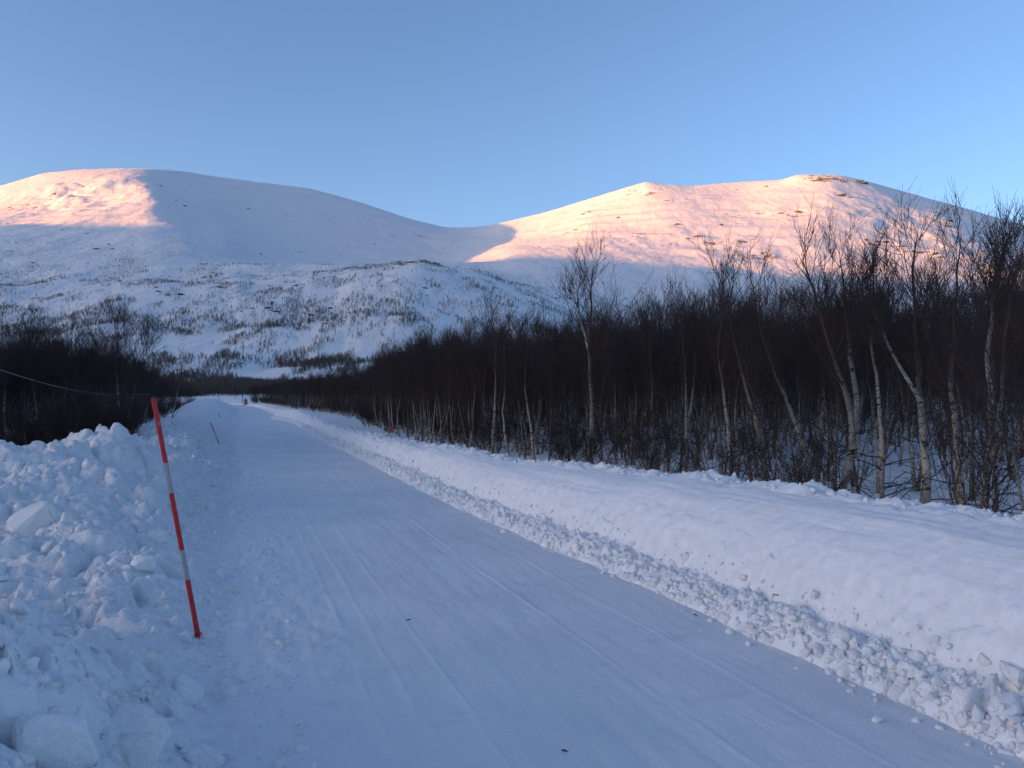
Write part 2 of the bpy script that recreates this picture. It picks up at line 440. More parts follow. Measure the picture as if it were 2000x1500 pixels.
# ================================================================ right snow bank
def bank_r(l, s):
    e = edge_r(l)
    d = s - e
    zc = np.interp(l, [-6, 0, 5, 8, 12, 20, 32, 50, 60, 75, 90, 130, 260], [0.82, 0.84, 0.84, 0.79, 0.70, 0.58, 0.50, 0.57, 0.82, 0.78, 0.42, 0.45, 0.5])
    wd = np.interp(l, [0, 8, 14, 25, 60, 200], [1.65, 1.35, 1.05, 0.85, 0.8, 0.9])
    zc = zc + 0.07 * perlin(l / 3.2, 1.1, 141) + 0.02 * perlin(l / 0.8, 1.1, 143)
    toe = 0.17 * (0.7 + 0.6 * perlin(l / 1.5, 2.2, 144)) * sstep(0.0, 0.28, d)
    q = np.clip((d - 0.36) / (wd - 0.36), 0, 1)
    face = (zc - 0.15) * (1 - (1 - q) ** 3.6)
    back = sstep(wd * 0.95, wd + 1.5, d)
    z = toe + face
    zf = floor_z(*road_xy(l, s)) - 0.05
    z = z * (1 - back) + zf * back
    # texture: clods along the foot, plough-smoothed face with long scrapes, crumbled crest
    foot = sstep(0.0, 0.12, d) * sstep(0.75, 0.32, d)
    d1, d2, idv = worley(l / 0.10, d / 0.09, 151)
    b1, b2, ib = worley(l / 0.21, d / 0.19, 152)
    z = z + foot * (0.055 * (1 - np.clip(d1, 0, 1)) * (0.4 + idv) + 0.06 * (1 - np.clip(b1, 0, 1)) * ib)
    mid = sstep(0.4, 0.6, d) * sstep(wd * 1.02, wd * 0.78, d)
    z = z + mid * (0.016 * fbm(l / 2.2, d / 0.16, 3, 153) + 0.006 * fbm(l / 0.12, d / 0.09, 3, 154))
    z = z + 0.05 * sstep(0.30, 0.42, d) * sstep(0.75, 0.45, d) * np.clip(perlin(l / 1.3, 0.4, 159) + 0.35, 0, 1)
    crest = sstep(wd * 0.72, wd * 1.0, d) * sstep(wd + 1.5, wd + 0.5, d)
    far = sstep(14, 22, l) * sstep(0.15, 0.4, d) * sstep(wd + 1.0, wd * 0.9, d)
    k1, k2, ik = worley(l / 0.26, d / 0.22, 155)
    j1, j2, ij = worley(l / 0.13, d / 0.11, 157)
    lump = 0.09 * (1 - np.clip(k1, 0, 1)) * ik ** 1.5 + 0.05 * (1 - np.clip(j1, 0, 1)) * ij
    z = z + np.maximum(crest, far * 0.8) * (lump + 0.03 * fbm(l / 0.25, d / 0.2, 4, 156))
    z = z - 0.16 * sstep(0.06, -0.10, d)
    return z
ls = np.concatenate([np.linspace(-5, 0.9, 24), np.geomspace(1.0, 260, 1100)])
dd = np.concatenate([np.linspace(-0.12, 0.9, 150), np.linspace(0.91, 2.6, 130), np.linspace(2.65, 4.0, 24)])
LL, DD = np.meshgrid(ls, dd, indexing='ij')
SS = edge_r(LL) + DD
x, y = road_xy(LL, SS)
mat_bank = snow_mat('ploughed_snow', base=(0.87, 0.87, 0.88), coarse=9.0, fine=55.0, bs=0.55, bd=0.018)
snow_bank_right = grid_obj('snow_bank_right', np.stack([x, y, bank_r(LL, SS)], -1), mat_bank, flip=False, kind='structure')

# ================================================================ left snow bank and ploughed heap
def bank_l(x, y):
    l, s = road_ls(x, y)
    d = edge_l(l) - s                         # metres left of the road edge
    r = np.hypot(x, y)
    rise = sstep(-0.05, 1.1, d)
    # near heap, the hollow behind it, and the wide heap whose crest hides the forest's feet
    near = np.exp(-((y - 3.0) / 1.25) ** 2) * sstep(0.1, 1.4, d) * 0.50
    near = near + 0.30 * np.exp(-((y - 0.6) / 1.6) ** 2) * sstep(0.2, 1.6, d)
    wide = sstep(5.2, 10.5, y) * sstep(15.0, 12.4, y) * sstep(0.1, 2.2, d) * 0.80
    hollow = 0.22 * sstep(0.0, 1.0, d) * sstep(13, 8, y)
    along = np.interp(l, [0, 10, 16, 26, 42, 55, 72, 100, 125, 150, 180, 260], [0, 0, 0.45, 0.60, 0.76, 0.98, 1.28, 1.66, 1.62, 1.15, 0.9, 0.7])
    wdt = np.interp(l, [0, 15, 30, 45, 70, 100, 150, 200], [1.5, 2.0, 2.6, 3.2, 3.9, 4.3, 4.0, 3.0])
    ridge = along * sstep(0.0, wdt * 0.8, d) * sstep(wdt * 1.6, wdt * 1.0, d)
    z = near + np.maximum(wide, hollow * 0.9) + ridge * sstep(11, 16, l)
    # broken lumps, block by block
    k1, k2, ik = worley(x / 0.75 + 0.3 * perlin(x, y, 171), y / 0.75, 161)
    m1, m2, im = worley(x / 0.30 + 0.25 * perlin(x * 2, y * 2, 172), y / 0.34, 162)
    f1, f2, iff = worley(x / 0.12, y / 0.13, 163)
    lumpy = np.clip(rise, 0, 1) * sstep(60, 20, r)
    crack = sstep(0.0, 0.16, k2 - k1)
    z = z + lumpy * (0.22 * (ik - 0.45) * sstep(0.0, 0.22, k2 - k1) + 0.18 * (im - 0.45) * sstep(0, 0.3, m2 - m1) - 0.05 * (1 - crack))
    z = z + lumpy * (0.08 * (1 - np.clip(f1, 0, 1)) * iff + 0.05 * fbm(x / 0.4, y / 0.4, 4, 164, 0.55) + 0.13 * fbm(x / 1.7, y / 1.7, 3, 165))
    z = z + np.clip(rise, 0, 1) * sstep(18, 35, r) * (0.16 * fbm(x / 2.6, y / 3.2, 3, 168, 0.6) + 0.07 * fbm(x / 0.8, y / 1.1, 3, 169))
    # long slide marks down the near heap
    z = z + 0.075 * near / 0.5 * fbm((x + 0.4 * y) / 0.13, (y - 0.4 * x) / 0.7, 4, 166)
    z = z + 0.02 * sstep(40, 20, r) * sstep(-0.2, 0.2, d) * fbm(x / 0.15, y / 0.15, 3, 167)
    # lump on the crest, and the cavity by the road marker
    px, py = spot(236, 868, 0.95)[:2]
    z = z + 0.16 * np.exp(-(((x - px) / 0.45) ** 2 + ((y - py) / 0.6) ** 2))
    px, py = CAVITY
    ax, ay = (x - px) * 0.93 - (y - py) * 0.36, (x - px) * 0.36 + (y - py) * 0.93
    z = z - 0.34 * sstep(1.25, 0.75, np.sqrt((ax / 0.06) ** 2 + (ay / 0.15) ** 2))
    out = sstep(wdt * 1.3, wdt * 2.2, d) * sstep(13, 20, y)
    fl = floor_z(x, y) - 0.06
    z = z * (1 - out) + fl * out
    z = np.where(y > 15, np.maximum(z, fl), z)
    z = z - 0.14 * sstep(0.02, -0.12, d)
    return z
CAVITY = (99.0, 99.0)
def hit_left(px, py):
    """where the line of sight of a photograph pixel meets the left heap"""
    t_, e_ = ray(px, py); d = np.linspace(1.2, 30, 3000)
    z = bank_l(t_ * d, d); i = np.where(EYE + e_ * d <= z)[0][0]
    return np.array([t_ * d[i], d[i], z[i]])
CAVITY = tuple(hit_left(272, 1352)[:2])
# polar sheet: fine close by, coarser away
rad = np.concatenate([np.geomspace(0.35, 1.2, 30), np.geomspace(1.21, 16, 640), np.geomspace(16.2, 250, 230)])
ang = np.linspace(-1.25, 0.55, 700)
# keep only the part left of the road edge
RR, AN = np.meshgrid(rad, ang, indexing='ij')
# angle at which the road edge is crossed at each radius -> shear the sheet to end there
edge_ang = []
for r in rad:
    a = np.linspace(-1.2, 1.3, 600)
    l, s = road_ls(r * np.sin(a), r * np.cos(a))
    d = edge_l(l) - s
    ins = np.where(d > -0.14)[0]
    edge_ang.append(a[ins[-1]] if len(ins) else -1.2)
edge_ang = gsmooth(np.array(edge_ang), 3)
inner = np.interp(rad, [0, 10, 14, 18, 30, 45, 70, 100, 250], [1.7, 1.15, 1.0, 0.62, 0.36, 0.24, 0.18, 0.14, 0.07])
uu = np.linspace(0, 1, 560)[None, :]
uu = uu ** 0.9
AN = edge_ang[:, None] - inner[:, None] * (1 - uu)
x = RR[:, :1] * np.sin(AN); y = RR[:, :1] * np.cos(AN)
snow_bank_left = grid_obj('snow_bank_left', np.stack([x, y, bank_l(x, y)], -1), snow_mat('heap_snow', base=(0.76, 0.765, 0.78), coarse=11.0, fine=42.0, bs=0.9, bd=0.028), flip=True, kind='structure')
# ================================================================ trees
rng = np.random.RandomState(21)

def bark(name, dark):
  t = NT(name)
  p = t.objc()
  st = t.n('ShaderNodeMapping'); st.inputs['Scale'].default_value = (1.0, 1.0, 3.5); t.l(p, st.inputs[0])
  nA = t.noise(st.outputs[0], 7.0, 4, 0.65)
  st2 = t.n('ShaderNodeMapping'); st2.inputs['Scale'].default_value = (1.0, 1.0, 9.0); t.l(p, st2.inputs[0])
  nB = t.noise(st2.outputs[0], 14.0, 3, 0.6); nC = t.noise(p, 3.0, 3, 0.5)
  oi = t.n('ShaderNodeObjectInfo').outputs['Random']
  c = t.mix(nC, (0.30, 0.26, 0.215), (0.54, 0.50, 0.44))
  if dark: c = t.mix(t.ramp(oi, [(0.40, 0.0), (0.78, 0.85)]), c, (0.085, 0.062, 0.050))
  c = t.mix(t.ramp(nB, [(0.56, 0.0), (0.63, 1.0)]), c, (0.10, 0.08, 0.065))
  c = t.mix(t.ramp(nA, [(0.56, 0.0), (0.60, 1.0)]), c, (0.018, 0.015, 0.014))
  c = t.mix(t.ramp(t.attr('thin'), [(0.2, 0.0), (0.6, 1.0)]), c, (0.060, 0.042, 0.036))
  c = t.mix(t.ramp(t.attr('foot'), [(0.0, 0.75), (1.0, 0.0)]), c, (0.15, 0.10, 0.065))
  t.color(c); t.bump(nA, 0.5, 0.012); t.set(Roughness=0.8); t.b.inputs['Specular IOR Level'].default_value = 0.2
  return t.m
mat_bark = bark('birch_bark', True); mat_pale = bark('pale_birch_bark', False)
t = NT('birch_twig')
t.color(t.mix(t.noise(t.objc(), 5.0, 2, 0.5), (0.034, 0.025, 0.024), (0.075, 0.055, 0.050))); t.set(Roughness=0.85)
t.b.inputs['Specular IOR Level'].default_value = 0.15
mat_twig = t.m

def tubes(paths, radii, sides):
    """paths N,K,3 and radii N,K -> vertices and quads of N tubes"""
    P = np.asarray(paths, float); R = np.asarray(radii, float)
    N, K, _ = P.shape
    T = np.gradient(P, axis=1); T /= np.linalg.norm(T, axis=-1, keepdims=True) + 1e-9
    ref = np.where(np.abs(T[..., 2:3]) > 0.9, np.array([1.0, 0, 0]), np.array([0, 0, 1.0]))
    ref = np.where(np.mean(np.abs(T[..., 2]), axis=1)[:, None, None] > 0.75, np.array([1.0, 0.2, 0]), np.array([0, 0, 1.0])) + 0 * ref
    A = np.cross(T, ref); A /= np.linalg.norm(A, axis=-1, keepdims=True) + 1e-9
    B = np.cross(T, A)
    a = np.arange(sides) / sides * 2 * np.pi
    V_ = P[:, :, None, :] + R[:, :, None, None] * (np.cos(a)[None, None, :, None] * A[:, :, None, :] + np.sin(a)[None, None, :, None] * B[:, :, None, :])
    verts = V_.reshape(-1, 3)
    n = np.arange(N)[:, None, None] * K * sides; k = np.arange(K - 1)[None, :, None] * sides; j = np.arange(sides)[None, None, :]
    j2 = (j + 1) % sides
    f = np.stack([n + k + j, n + k + j2, n + k + sides + j2, n + k + sides + j], -1).reshape(-1, 4)
    return verts, f

def merge(parts):
    vs, fs, off = [], [], 0
    for v, f in parts:
        vs.append(v); fs.append(f + off); off += len(v)
    return np.concatenate(vs), np.concatenate(fs)

def unit(v): return v / (np.linalg.norm(v, axis=-1, keepdims=True) + 1e-9)

def grow(P0, D0, Ln, K, up, wig, r):
    """N polylines from points P0 along D0, length Ln, bending upwards by up"""
    N = len(P0); pts = [P0]; d = D0.copy()
    for k in range(K - 1):
        d = unit(d + up * np.array([0.10, 0.03, 1.0]) / (K - 1) + wig * r.randn(N, 3))
        pts.append(pts[-1] + d * (Ln / (K - 1))[:, None])
    return np.stack(pts, 1)

def pick(paths, n_each, lo, hi, r):
    """n_each start points spread along every path, with the path's direction there"""
    N, K, _ = paths.shape
    f = lo + (hi - lo) * (np.arange(n_each)[None, :] + r.rand(N, n_each)) / n_each
    q = f * (K - 1); i = np.clip(q.astype(int), 0, K - 2); u = (q - i)[..., None]
    nn = np.arange(N)[:, None]
    a, b = paths[nn, i], paths[nn, i + 1]
    return (a * (1 - u) + b * u).reshape(-1, 3), unit(b - a).reshape(-1, 3), f.ravel()

def side_dirs(D, ang, r):
    v = unit(np.cross(D, unit(r.randn(*D.shape)))); a = ang[:, None]
    return unit(D * np.cos(a) + v * np.sin(a))

def birch_meshes(stems, rad, seed, nb=18, crown_lo=0.32, spread=1.0, dens=1.0, low=6, name='birch', tw=1.0):
    """stems: list of polylines (world-size, from the root). Returns trunk meshes and the crown mesh."""
    r = np.random.RandomState(seed)
    trunks, crown = [], []
    for si, st in enumerate(stems):
        st = np.asarray(st, float)
        seg = np.r_[0, np.cumsum(np.linalg.norm(np.diff(st, axis=0), axis=1))]
        Ltot = seg[-1]; K = 16
        f = np.linspace(0, 1, K)
        path = np.stack([np.interp(f * Ltot, seg, st[:, i]) for i in range(3)], -1)
        path = np.stack([gsmooth(path[:, i], 0.9) for i in range(3)], -1); path[0] = st[0]; path[-1] = st[-1]
        wob = np.cumsum(r.randn(K, 3) * 0.022 * Ltot / 4, axis=0) * np.array([1, 1, 0.2]); wob -= wob[0]
        path = path + wob * np.sin(np.pi * np.minimum(f * 1.2, 1) / 2)[:, None]
        R0 = (rad[si] if hasattr(rad, '__len__') else rad) * (0.80 if tw < 1 else 0.62)
        rads = R0 * ((1 - f) ** 0.85 * 0.93 + 0.045) * (1 + 0.35 * np.exp(-f * Ltot / 0.12) * (st[0][2] < 0.1))
        v, fc = tubes(path[None], rads[None], 9)
        me = mesh_from('trunk', v, fc, mat_pale if tw < 1 else mat_bark)
        add_attr(me, 'thin', np.repeat(f, 9)); add_attr(me, 'foot', np.repeat(np.clip((path[:, 2] - 0.05) / 0.5, 0, 1), 9))
        trunks.append(me)
        # limbs, upswept
        n1 = int(nb * (0.7 + 0.3 * Ltot / 4) * (0.75 if tw < 1 else 1))
        p0, d0, ff = pick(path[None], n1, crown_lo, 0.97, r)
        ang = np.radians(r.uniform(30, 62, n1)) * (1 - 0.35 * ff) * spread
        d1 = side_dirs(d0, ang, r); d1[:, 2] = np.abs(d1[:, 2]) * 0.9 + 0.08; d1 = unit(d1)
        ln = Ltot * (0.36 * (1.05 - ff) + 0.09) * r.uniform(0.65, 1.3, n1) * spread
        B1 = grow(p0, d1, ln, 6, 0.75, 0.07, r)
        r1 = np.maximum(R0 * 0.34 * (1.08 - ff), 0.005)[:, None] * np.linspace(1, 0.3, 6)[None]
        crown.append(tubes(B1, np.maximum(r1, 0.0028), 4))
        n2 = int(round(6 * dens))
        p, d, f2 = pick(B1, n2, 0.18, 1.0, r)
        l2 = np.repeat(ln, n2) * (0.55 - 0.28 * f2) * r.uniform(0.6, 1.3, len(p)) + 0.10
        B2 = grow(p, side_dirs(d, np.radians(r.uniform(22, 48, len(p))), r), l2, 5, 0.55, 0.09, r)
        crown.append(tubes(B2, 0.0042 * tw * np.linspace(1.0, 0.5, 5)[None] * np.ones((len(p), 1)), 3))
        n3 = int(round(5 * dens))
        p, d, f3 = pick(B2, n3, 0.15, 1.0, r)
        l3 = r.uniform(0.10, 0.30, len(p))
        B3 = grow(p, side_dirs(d, np.radians(r.uniform(15, 45, len(p))), r), l3, 3, 0.45, 0.10, r)
        crown.append(tubes(B3, 0.0026 * tw * np.linspace(1.0, 0.6, 3)[None] * np.ones((len(p), 1)), 3))
        # dead low branches hanging by the snow
        if low and si == 0:
            p0, d0, ff = pick(path[None], low, 0.05, 0.45, r)
            d1 = side_dirs(d0, np.radians(r.uniform(50, 95, low)), r)
            B = grow(p0, d1, r.uniform(0.3, 0.9, low), 6, 0.10, 0.14, r)
            crown.append(tubes(B, 0.008 * np.linspace(1, 0.35, 6)[None] * np.ones((low, 1)), 4))
            p, d, f3 = pick(B, 4, 0.2, 1.0, r)
            B = grow(p, side_dirs(d, np.radians(r.uniform(25, 60, len(p))), r), r.uniform(0.12, 0.4, len(p)), 4, 0.1, 0.14, r)
            crown.append(tubes(B, 0.004 * np.linspace(1, 0.6, 4)[None] * np.ones((len(p), 1)), 3))
    v, f = merge(crown)
    cm = mesh_from('crown', v, f, mat_twig)
    return trunks, cm

def stem_line(h, lean=(0, 0), bow=0.0, az=0.0, base=(0, 0), n=7, r=rng):
    f = np.linspace(0, 1, n)
    b = bow * np.sin(np.pi * f)
    x = base[0] + lean[0] * h * f + b * math.cos(az); y = base[1] + lean[1] * h * f + b * math.sin(az)
    return np.stack([x, y, h * f - 0.0], -1)

PROTO = []          # (trunk meshes, crown mesh) of the repeated birches
def proto(stems, rad, seed, **kw):
    PROTO.append(birch_meshes(stems, rad, seed, **kw))
proto([stem_line(3.9, (0.03, 0.02), 0.10, 0.4)], 0.050, 1, nb=20, crown_lo=0.46)
proto([stem_line(3.6, (-0.07, 0.0), 0.14, 2.0)], 0.046, 2, nb=20, crown_lo=0.44)
proto([stem_line(3.7, (0.10, 0.05), -0.12, 1.0), stem_line(3.2, (-0.14, 0.05), 0.10, 0.0, (0.06, 0.02))], [0.046, 0.038], 3, nb=16, crown_lo=0.42)
proto([stem_line(3.5, (-0.12, -0.04), 0.16, 3.0), stem_line(3.6, (0.08, 0.06), 0.06, 1.0, (-0.05, 0.04)), stem_line(2.8, (0.2, -0.1), 0.1, 0.6, (0.07, -0.03))], [0.044, 0.040, 0.030], 4, nb=14, crown_lo=0.42)
proto([stem_line(3.3, (0.05, 0.0), -0.2, 0.3)], 0.040, 5, nb=22, crown_lo=0.40, spread=1.15)
proto([stem_line(2.9, (0.15, 0.1), 0.1, 0.3), stem_line(3.0, (-0.1, 0.12), 0.1, 1.3, (0.05, 0.05)), stem_line(2.6, (-0.2, -0.1), 0.1, 2.3, (-0.05, 0.02)), stem_line(2.7, (0.06, -0.16), 0.1, 4.3, (0.0, -0.06))], [0.034, 0.032, 0.028, 0.026], 6, nb=14, crown_lo=0.40)
proto([stem_line(3.4, (-0.22, 0.03), 0.22, 0.0)], 0.046, 7, nb=20, crown_lo=0.46)
proto([stem_line(3.4, (0.0, 0.0), 0.18, 1.5), stem_line(2.9, (0.22, 0.0), 0.08, 0.4, (0.04, 0.0))], [0.042, 0.030], 8, nb=18, crown_lo=0.42)
BUSH = []           # low willow and birch scrub: many thin stems
for sd in (31, 32, 33):
    r = np.random.RandomState(sd); stems = []
    for k in range(9):
        a = r.rand() * 6.28; ln = r.uniform(0.15, 0.55)
        stems.append(stem_line(r.uniform(0.8, 1.7), (ln * math.cos(a), ln * math.sin(a)), r.uniform(-0.1, 0.1), a + 1.5, (0.1 * math.cos(a), 0.1 * math.sin(a)), 5))
    BUSH.append(birch_meshes(stems, 0.013, sd, nb=7, crown_lo=0.15, spread=0.9, dens=0.7, low=0))

def place_tree(proto_i, x, y, rz, sc, label, group, bank=PROTO, name='birch_tree', cat='birch', sink=0.06):
    tm, cm = bank[proto_i]
    e = bpy.data.objects.new(name, None); e.empty_display_size = 0.3
    put(e, label=label, cat=cat, group=group)
    e.location = (x, y, float(ground_at(x, y)) - sink); e.rotation_euler = (0, 0, rz); e.scale = (sc[0], sc[0], sc[1])
    for m in tm: put(bpy.data.objects.new('trunk' if bank is PROTO else 'stem', m), parent=e)
    put(bpy.data.objects.new('crown' if bank is PROTO else 'twigs', cm), parent=e)
    return e

def ground_at(x, y):
    """height of whatever snow surface lies on top at a spot"""
    l, s = road_ls(x, y)
    z = floor_z(x, y)
    d = s - edge_r(l)
    if -0.1 < d < 4.0 and l > -5: z = max(z, float(bank_r(l, s)))
    if s < edge_l(l) and y > 0 and l < 250:
        wdt = np.interp(l, [0, 15, 30, 45, 70, 100, 150, 200], [1.5, 2.0, 2.6, 3.2, 3.9, 4.3, 4.0, 3.0])
        if y < 16 or edge_l(l) - s < wdt * 2.2: z = max(z, float(bank_l(np.array(x), np.array(y))))
    return z

# ---------------------------------------------------------------- the birches one can pick out, each with its own stems
def hero(label, base_px, depth, stems_px, rad, seed, group='birches along the right snow bank', **kw):
    """stems drawn as photograph columns and rows at the tree's own distance"""
    bx, by = ray(base_px, 780)[0] * depth, depth
    bz = ground_at(bx, by)
    r = np.random.RandomState(seed); stems = []
    for st in stems_px:
        pts = []; drift = r.uniform(-0.25, 0.25)
        for i, (px, py) in enumerate(st):
            if base_px > 1500 and py < 560: py = 560 - (560 - py) * 0.62
            t_, e_ = ray(px, py)
            yy = depth + drift * i / max(1, len(st) - 1) * 1.5
            pts.append((t_ * yy - bx, yy - by, EYE + e_ * yy - bz))
        pts = np.array(pts)
        if pts[0][2] < 0.25: pts[0] = (pts[0][0] , pts[0][1], -0.08)
        stems.append(pts)
    kw['dens'] = kw.get('dens', 0.72); kw['tw'] = 0.85
    tm, cm = birch_meshes(stems, rad, seed, **kw)
    e = bpy.data.objects.new('birch_tree', None); put(e, label=label, cat='birch', group=group)
    e.location = (bx, by, bz)
    for m in tm: put(bpy.data.objects.new('trunk', m), parent=e)
    put(bpy.data.objects.new('crown', cm), parent=e)
    HEROES.append((bx, by))
HEROES = []
hero('tall straight birch with pale lower trunk rising alone above the forest in mid picture', 1150, 14.5,
     [[(1152, 930), (1154, 850), (1157, 760), (1152, 690), (1154, 600), (1158, 512)], [(1153, 700), (1135, 620), (1128, 580), (1140, 540)]], [0.070, 0.030], 201, nb=26, crown_lo=0.46, low=4, spread=1.15)
hero('forked birch whose crooked lower trunk splits into two tall leaning stems', 1632, 9.6,
     [[(1628, 985), (1650, 930), (1668, 880), (1655, 800), (1630, 720), (1608, 650), (1580, 560), (1545, 455)], [(1666, 885), (1676, 800), (1668, 740), (1655, 640), (1652, 540), (1640, 430)]], [0.066, 0.050], 202, nb=24, crown_lo=0.45)
hero('thickest pale birch trunk on the right, leaning slightly left and rising highest', 1800, 9.0,
     [[(1806, 1010), (1812, 930), (1800, 830), (1790, 740), (1786, 640), (1792, 520), (1800, 380)], [(1800, 790), (1772, 740), (1745, 690), (1712, 620), (1690, 520)]], [0.070, 0.030], 203, nb=32, crown_lo=0.40, low=8)
hero('straight birch close right of the thickest trunk, foot darkened', 1880, 8.6,
     [[(1882, 1022), (1872, 900), (1862, 780), (1862, 650), (1868, 520), (1880, 390)]], 0.058, 204, nb=28, crown_lo=0.42)
hero('birch leaning right with tip reaching the upper right edge of the picture', 1918, 8.4,
     [[(1914, 1028), (1930, 930), (1938, 800), (1950, 680), (1962, 540), (1985, 380)], [(1938, 790), (1925, 700), (1930, 560), (1960, 400)]], [0.056, 0.036], 205, nb=26, crown_lo=0.42, low=8)
hero('slender birch at the far right edge of the forest by the bank', 1952, 8.3,
     [[(1946, 1034), (1942, 900), (1948, 760), (1972, 640), (1990, 520), (2010, 420)]], 0.042, 206, nb=26, crown_lo=0.36, low=10)
hero('left-leaning birch with long bare curved stem near the forked birch', 1588, 10.2,
     [[(1588, 978), (1582, 900), (1560, 820), (1530, 740), (1508, 670), (1495, 600), (1480, 520)]], 0.046, 207, nb=22, crown_lo=0.45)
hero('reddish-footed birch pair leaning left at the middle of the right bank', 1488, 11.0,
     [[(1487, 962), (1488, 880), (1470, 800), (1450, 740), (1430, 660), (1405, 540)], [(1502, 960), (1492, 860), (1480, 790), (1462, 720), (1450, 620)]], [0.050, 0.032], 208, nb=22, crown_lo=0.42)
hero('birch with twin stems crossing near the ground, left of the reddish-footed pair', 1432, 11.8,
     [[(1432, 960), (1425, 880), (1416, 790), (1410, 690), (1415, 600), (1410, 510)], [(1436, 958), (1445, 880), (1442, 820), (1455, 740), (1458, 640)]], [0.046, 0.034], 209, nb=22, crown_lo=0.42)
hero('birch with a narrow V of two pale stems right of the tall lone birch', 1338, 12.8,
     [[(1338, 946), (1340, 860), (1338, 790), (1330, 730), (1332, 640), (1325, 570)], [(1340, 850), (1348, 790), (1352, 720), (1360, 640)]], [0.040, 0.026], 210, nb=20, crown_lo=0.42)
hero('wavy pale birch stem growing midway between the lone birch and the V birch', 1280, 13.6,
     [[(1290, 945), (1278, 890), (1272, 820), (1278, 740), (1270, 660), (1275, 590)]], 0.044, 211, nb=20, crown_lo=0.42)
hero('zigzag pale birch stem left of the tall lone birch', 995, 17.5,
     [[(998, 905), (988, 860), (984, 800), (992, 765), (988, 740), (990, 690), (985, 640)]], 0.040, 212, nb=20, crown_lo=0.5)
hero('S-curved birch with two bends between the zigzag stem and the lone birch', 1040, 16.5,
     [[(1045, 915), (1038, 850), (1030, 800), (1020, 765), (1028, 720), (1025, 660), (1032, 620)]], 0.040, 213, nb=20, crown_lo=0.5)
hero('spotted straight birch left of the zigzag stem, mid forest edge', 965, 18.5,
     [[(962, 890), (964, 800), (966, 720), (968, 660), (960, 600)]], 0.050, 214, nb=24, crown_lo=0.52)
hero('short birch leaning hard right across the thicket beside the lone birch', 1165, 13.4,
     [[(1170, 935), (1190, 890), (1210, 860), (1226, 832)]], 0.030, 215, nb=12, crown_lo=0.3, low=8)
hero('dark leaning branchy birch crossing behind the thickest trunk', 1720, 9.4,
     [[(1720, 1000), (1725, 900), (1750, 820), (1775, 770), (1790, 720)], [(1724, 900), (1718, 800), (1708, 700), (1702, 560), (1700, 440)]], [0.040, 0.036], 216, nb=22, crown_lo=0.4, low=12)
GL = 'birches of the left forest'
hero('bushiest tall birch of the left forest, its round crown above the others', 232, 27.0,
     [[(232, 880), (236, 800), (230, 720), (236, 650), (232, 612)], [(236, 870), (262, 780), (282, 700), (300, 640)], [(228, 870), (205, 790), (190, 720), (180, 660)]], [0.07, 0.05, 0.05], 221, group=GL, nb=34, crown_lo=0.25, dens=1.25, spread=1.1)
hero('thin birch with pale slanting stem left of the bushiest left-forest crown', 128, 25.0,
     [[(118, 880), (124, 780), (138, 700), (142, 630)]], 0.045, 222, group=GL, nb=28, crown_lo=0.4)
hero('slender tall birch third from the left edge over the left heap', 72, 25.0,
     [[(78, 885), (72, 790), (70, 700), (70, 622)]], 0.050, 223, group=GL, nb=30, crown_lo=0.36, dens=1.1)
hero('birch at the very left edge of the photograph above the snow heap', 10, 23.0,
     [[(14, 885), (8, 790), (14, 700), (6, 610)]], 0.050, 224, group=GL, nb=30, crown_lo=0.36)
hero('slanting pale birch stem standing behind the red road marker', 330, 38.0,
     [[(334, 865), (340, 800), (352, 740), (360, 690)]], 0.045, 225, group=GL, nb=22, crown_lo=0.4)

# ---------------------------------------------------------------- the forest round them
def scatter():
    out = []
    r = np.random.RandomState(5)
    # right-hand forest
    for k in range(16000):
        l = r.uniform(1.5, 205); s = 4.85 + 42 * r.rand() ** 1.7
        dens = 1.0 if l < 40 else 0.55
        if r.rand() > dens * min(1.0, 0.25 + l / 60.0): continue
        edge = np.interp(l, [0, 6, 10, 16, 30, 48, 62, 90, 140, 205], [5.4, 5.15, 5.0, 4.95, 5.2, 7.2, 8.6, 6.8, 5.8, 5.0])
        if s < edge: continue
        x, y = road_xy(l, s); x, y = float(x), float(y)
        if y < 4 or x / y > 0.80: continue
        out.append((x, y, 'R'))
    # left-hand forest
    for k in range(9000):
        y = 17 + 120 * r.rand() ** 1.3; x = -y * r.uniform(0.30, 0.85)
        l, s = road_ls(x, y)
        wdt = np.interp(l, [0, 15, 30, 45, 70, 100, 150, 200], [1.5, 2.0, 2.6, 3.2, 3.9, 4.3, 4.0, 3.0])
        if edge_l(l) - s < wdt * 1.65 + 0.3 or (l < 26 and edge_l(l) - s < 6): continue
        if y < 21 and r.rand() > 0.3: continue
        out.append((x, y, 'L'))
    # far end of the road, before the slope
    for k in range(330):
        y = r.uniform(222, 330); x = y * r.uniform(-0.66, 0.05)
        if fbm(x / 26.0, y / 26.0, 2, 77) < 0.05: continue
        out.append((x, y, 'F'))
    # keep a natural spacing with a hash grid
    keep, cells = [], {}
    order = sorted(out, key=lambda p: math.hypot(p[0], p[1]))
    for x, y, z in order:
        d = math.hypot(x, y)
        gap = 0.50 if d < 25 else 0.60 if d < 40 else (0.85 if d < 90 else 1.5)
        if z == 'L': gap *= 1.35 if d < 50 else 1.15
        cx, cy = int(x // 2), int(y // 2); ok = True
        for i in (-1, 0, 1):
            for j in (-1, 0, 1):
                for (a, b) in cells.get((cx + i, cy + j), ()):
                    if (a - x) ** 2 + (b - y) ** 2 < gap * gap: ok = False
        if ok and all((a - x) ** 2 + (b - y) ** 2 > 0.16 and not (y < b and abs(x / y - a / b) < 0.013 + 0.10 / y) for a, b in HEROES):
            cells.setdefault((cx, cy), []).append((x, y)); keep.append((x, y, z))
    return keep
TREES = scatter()
rt = np.random.RandomState(9)
singles, crowd = [], []
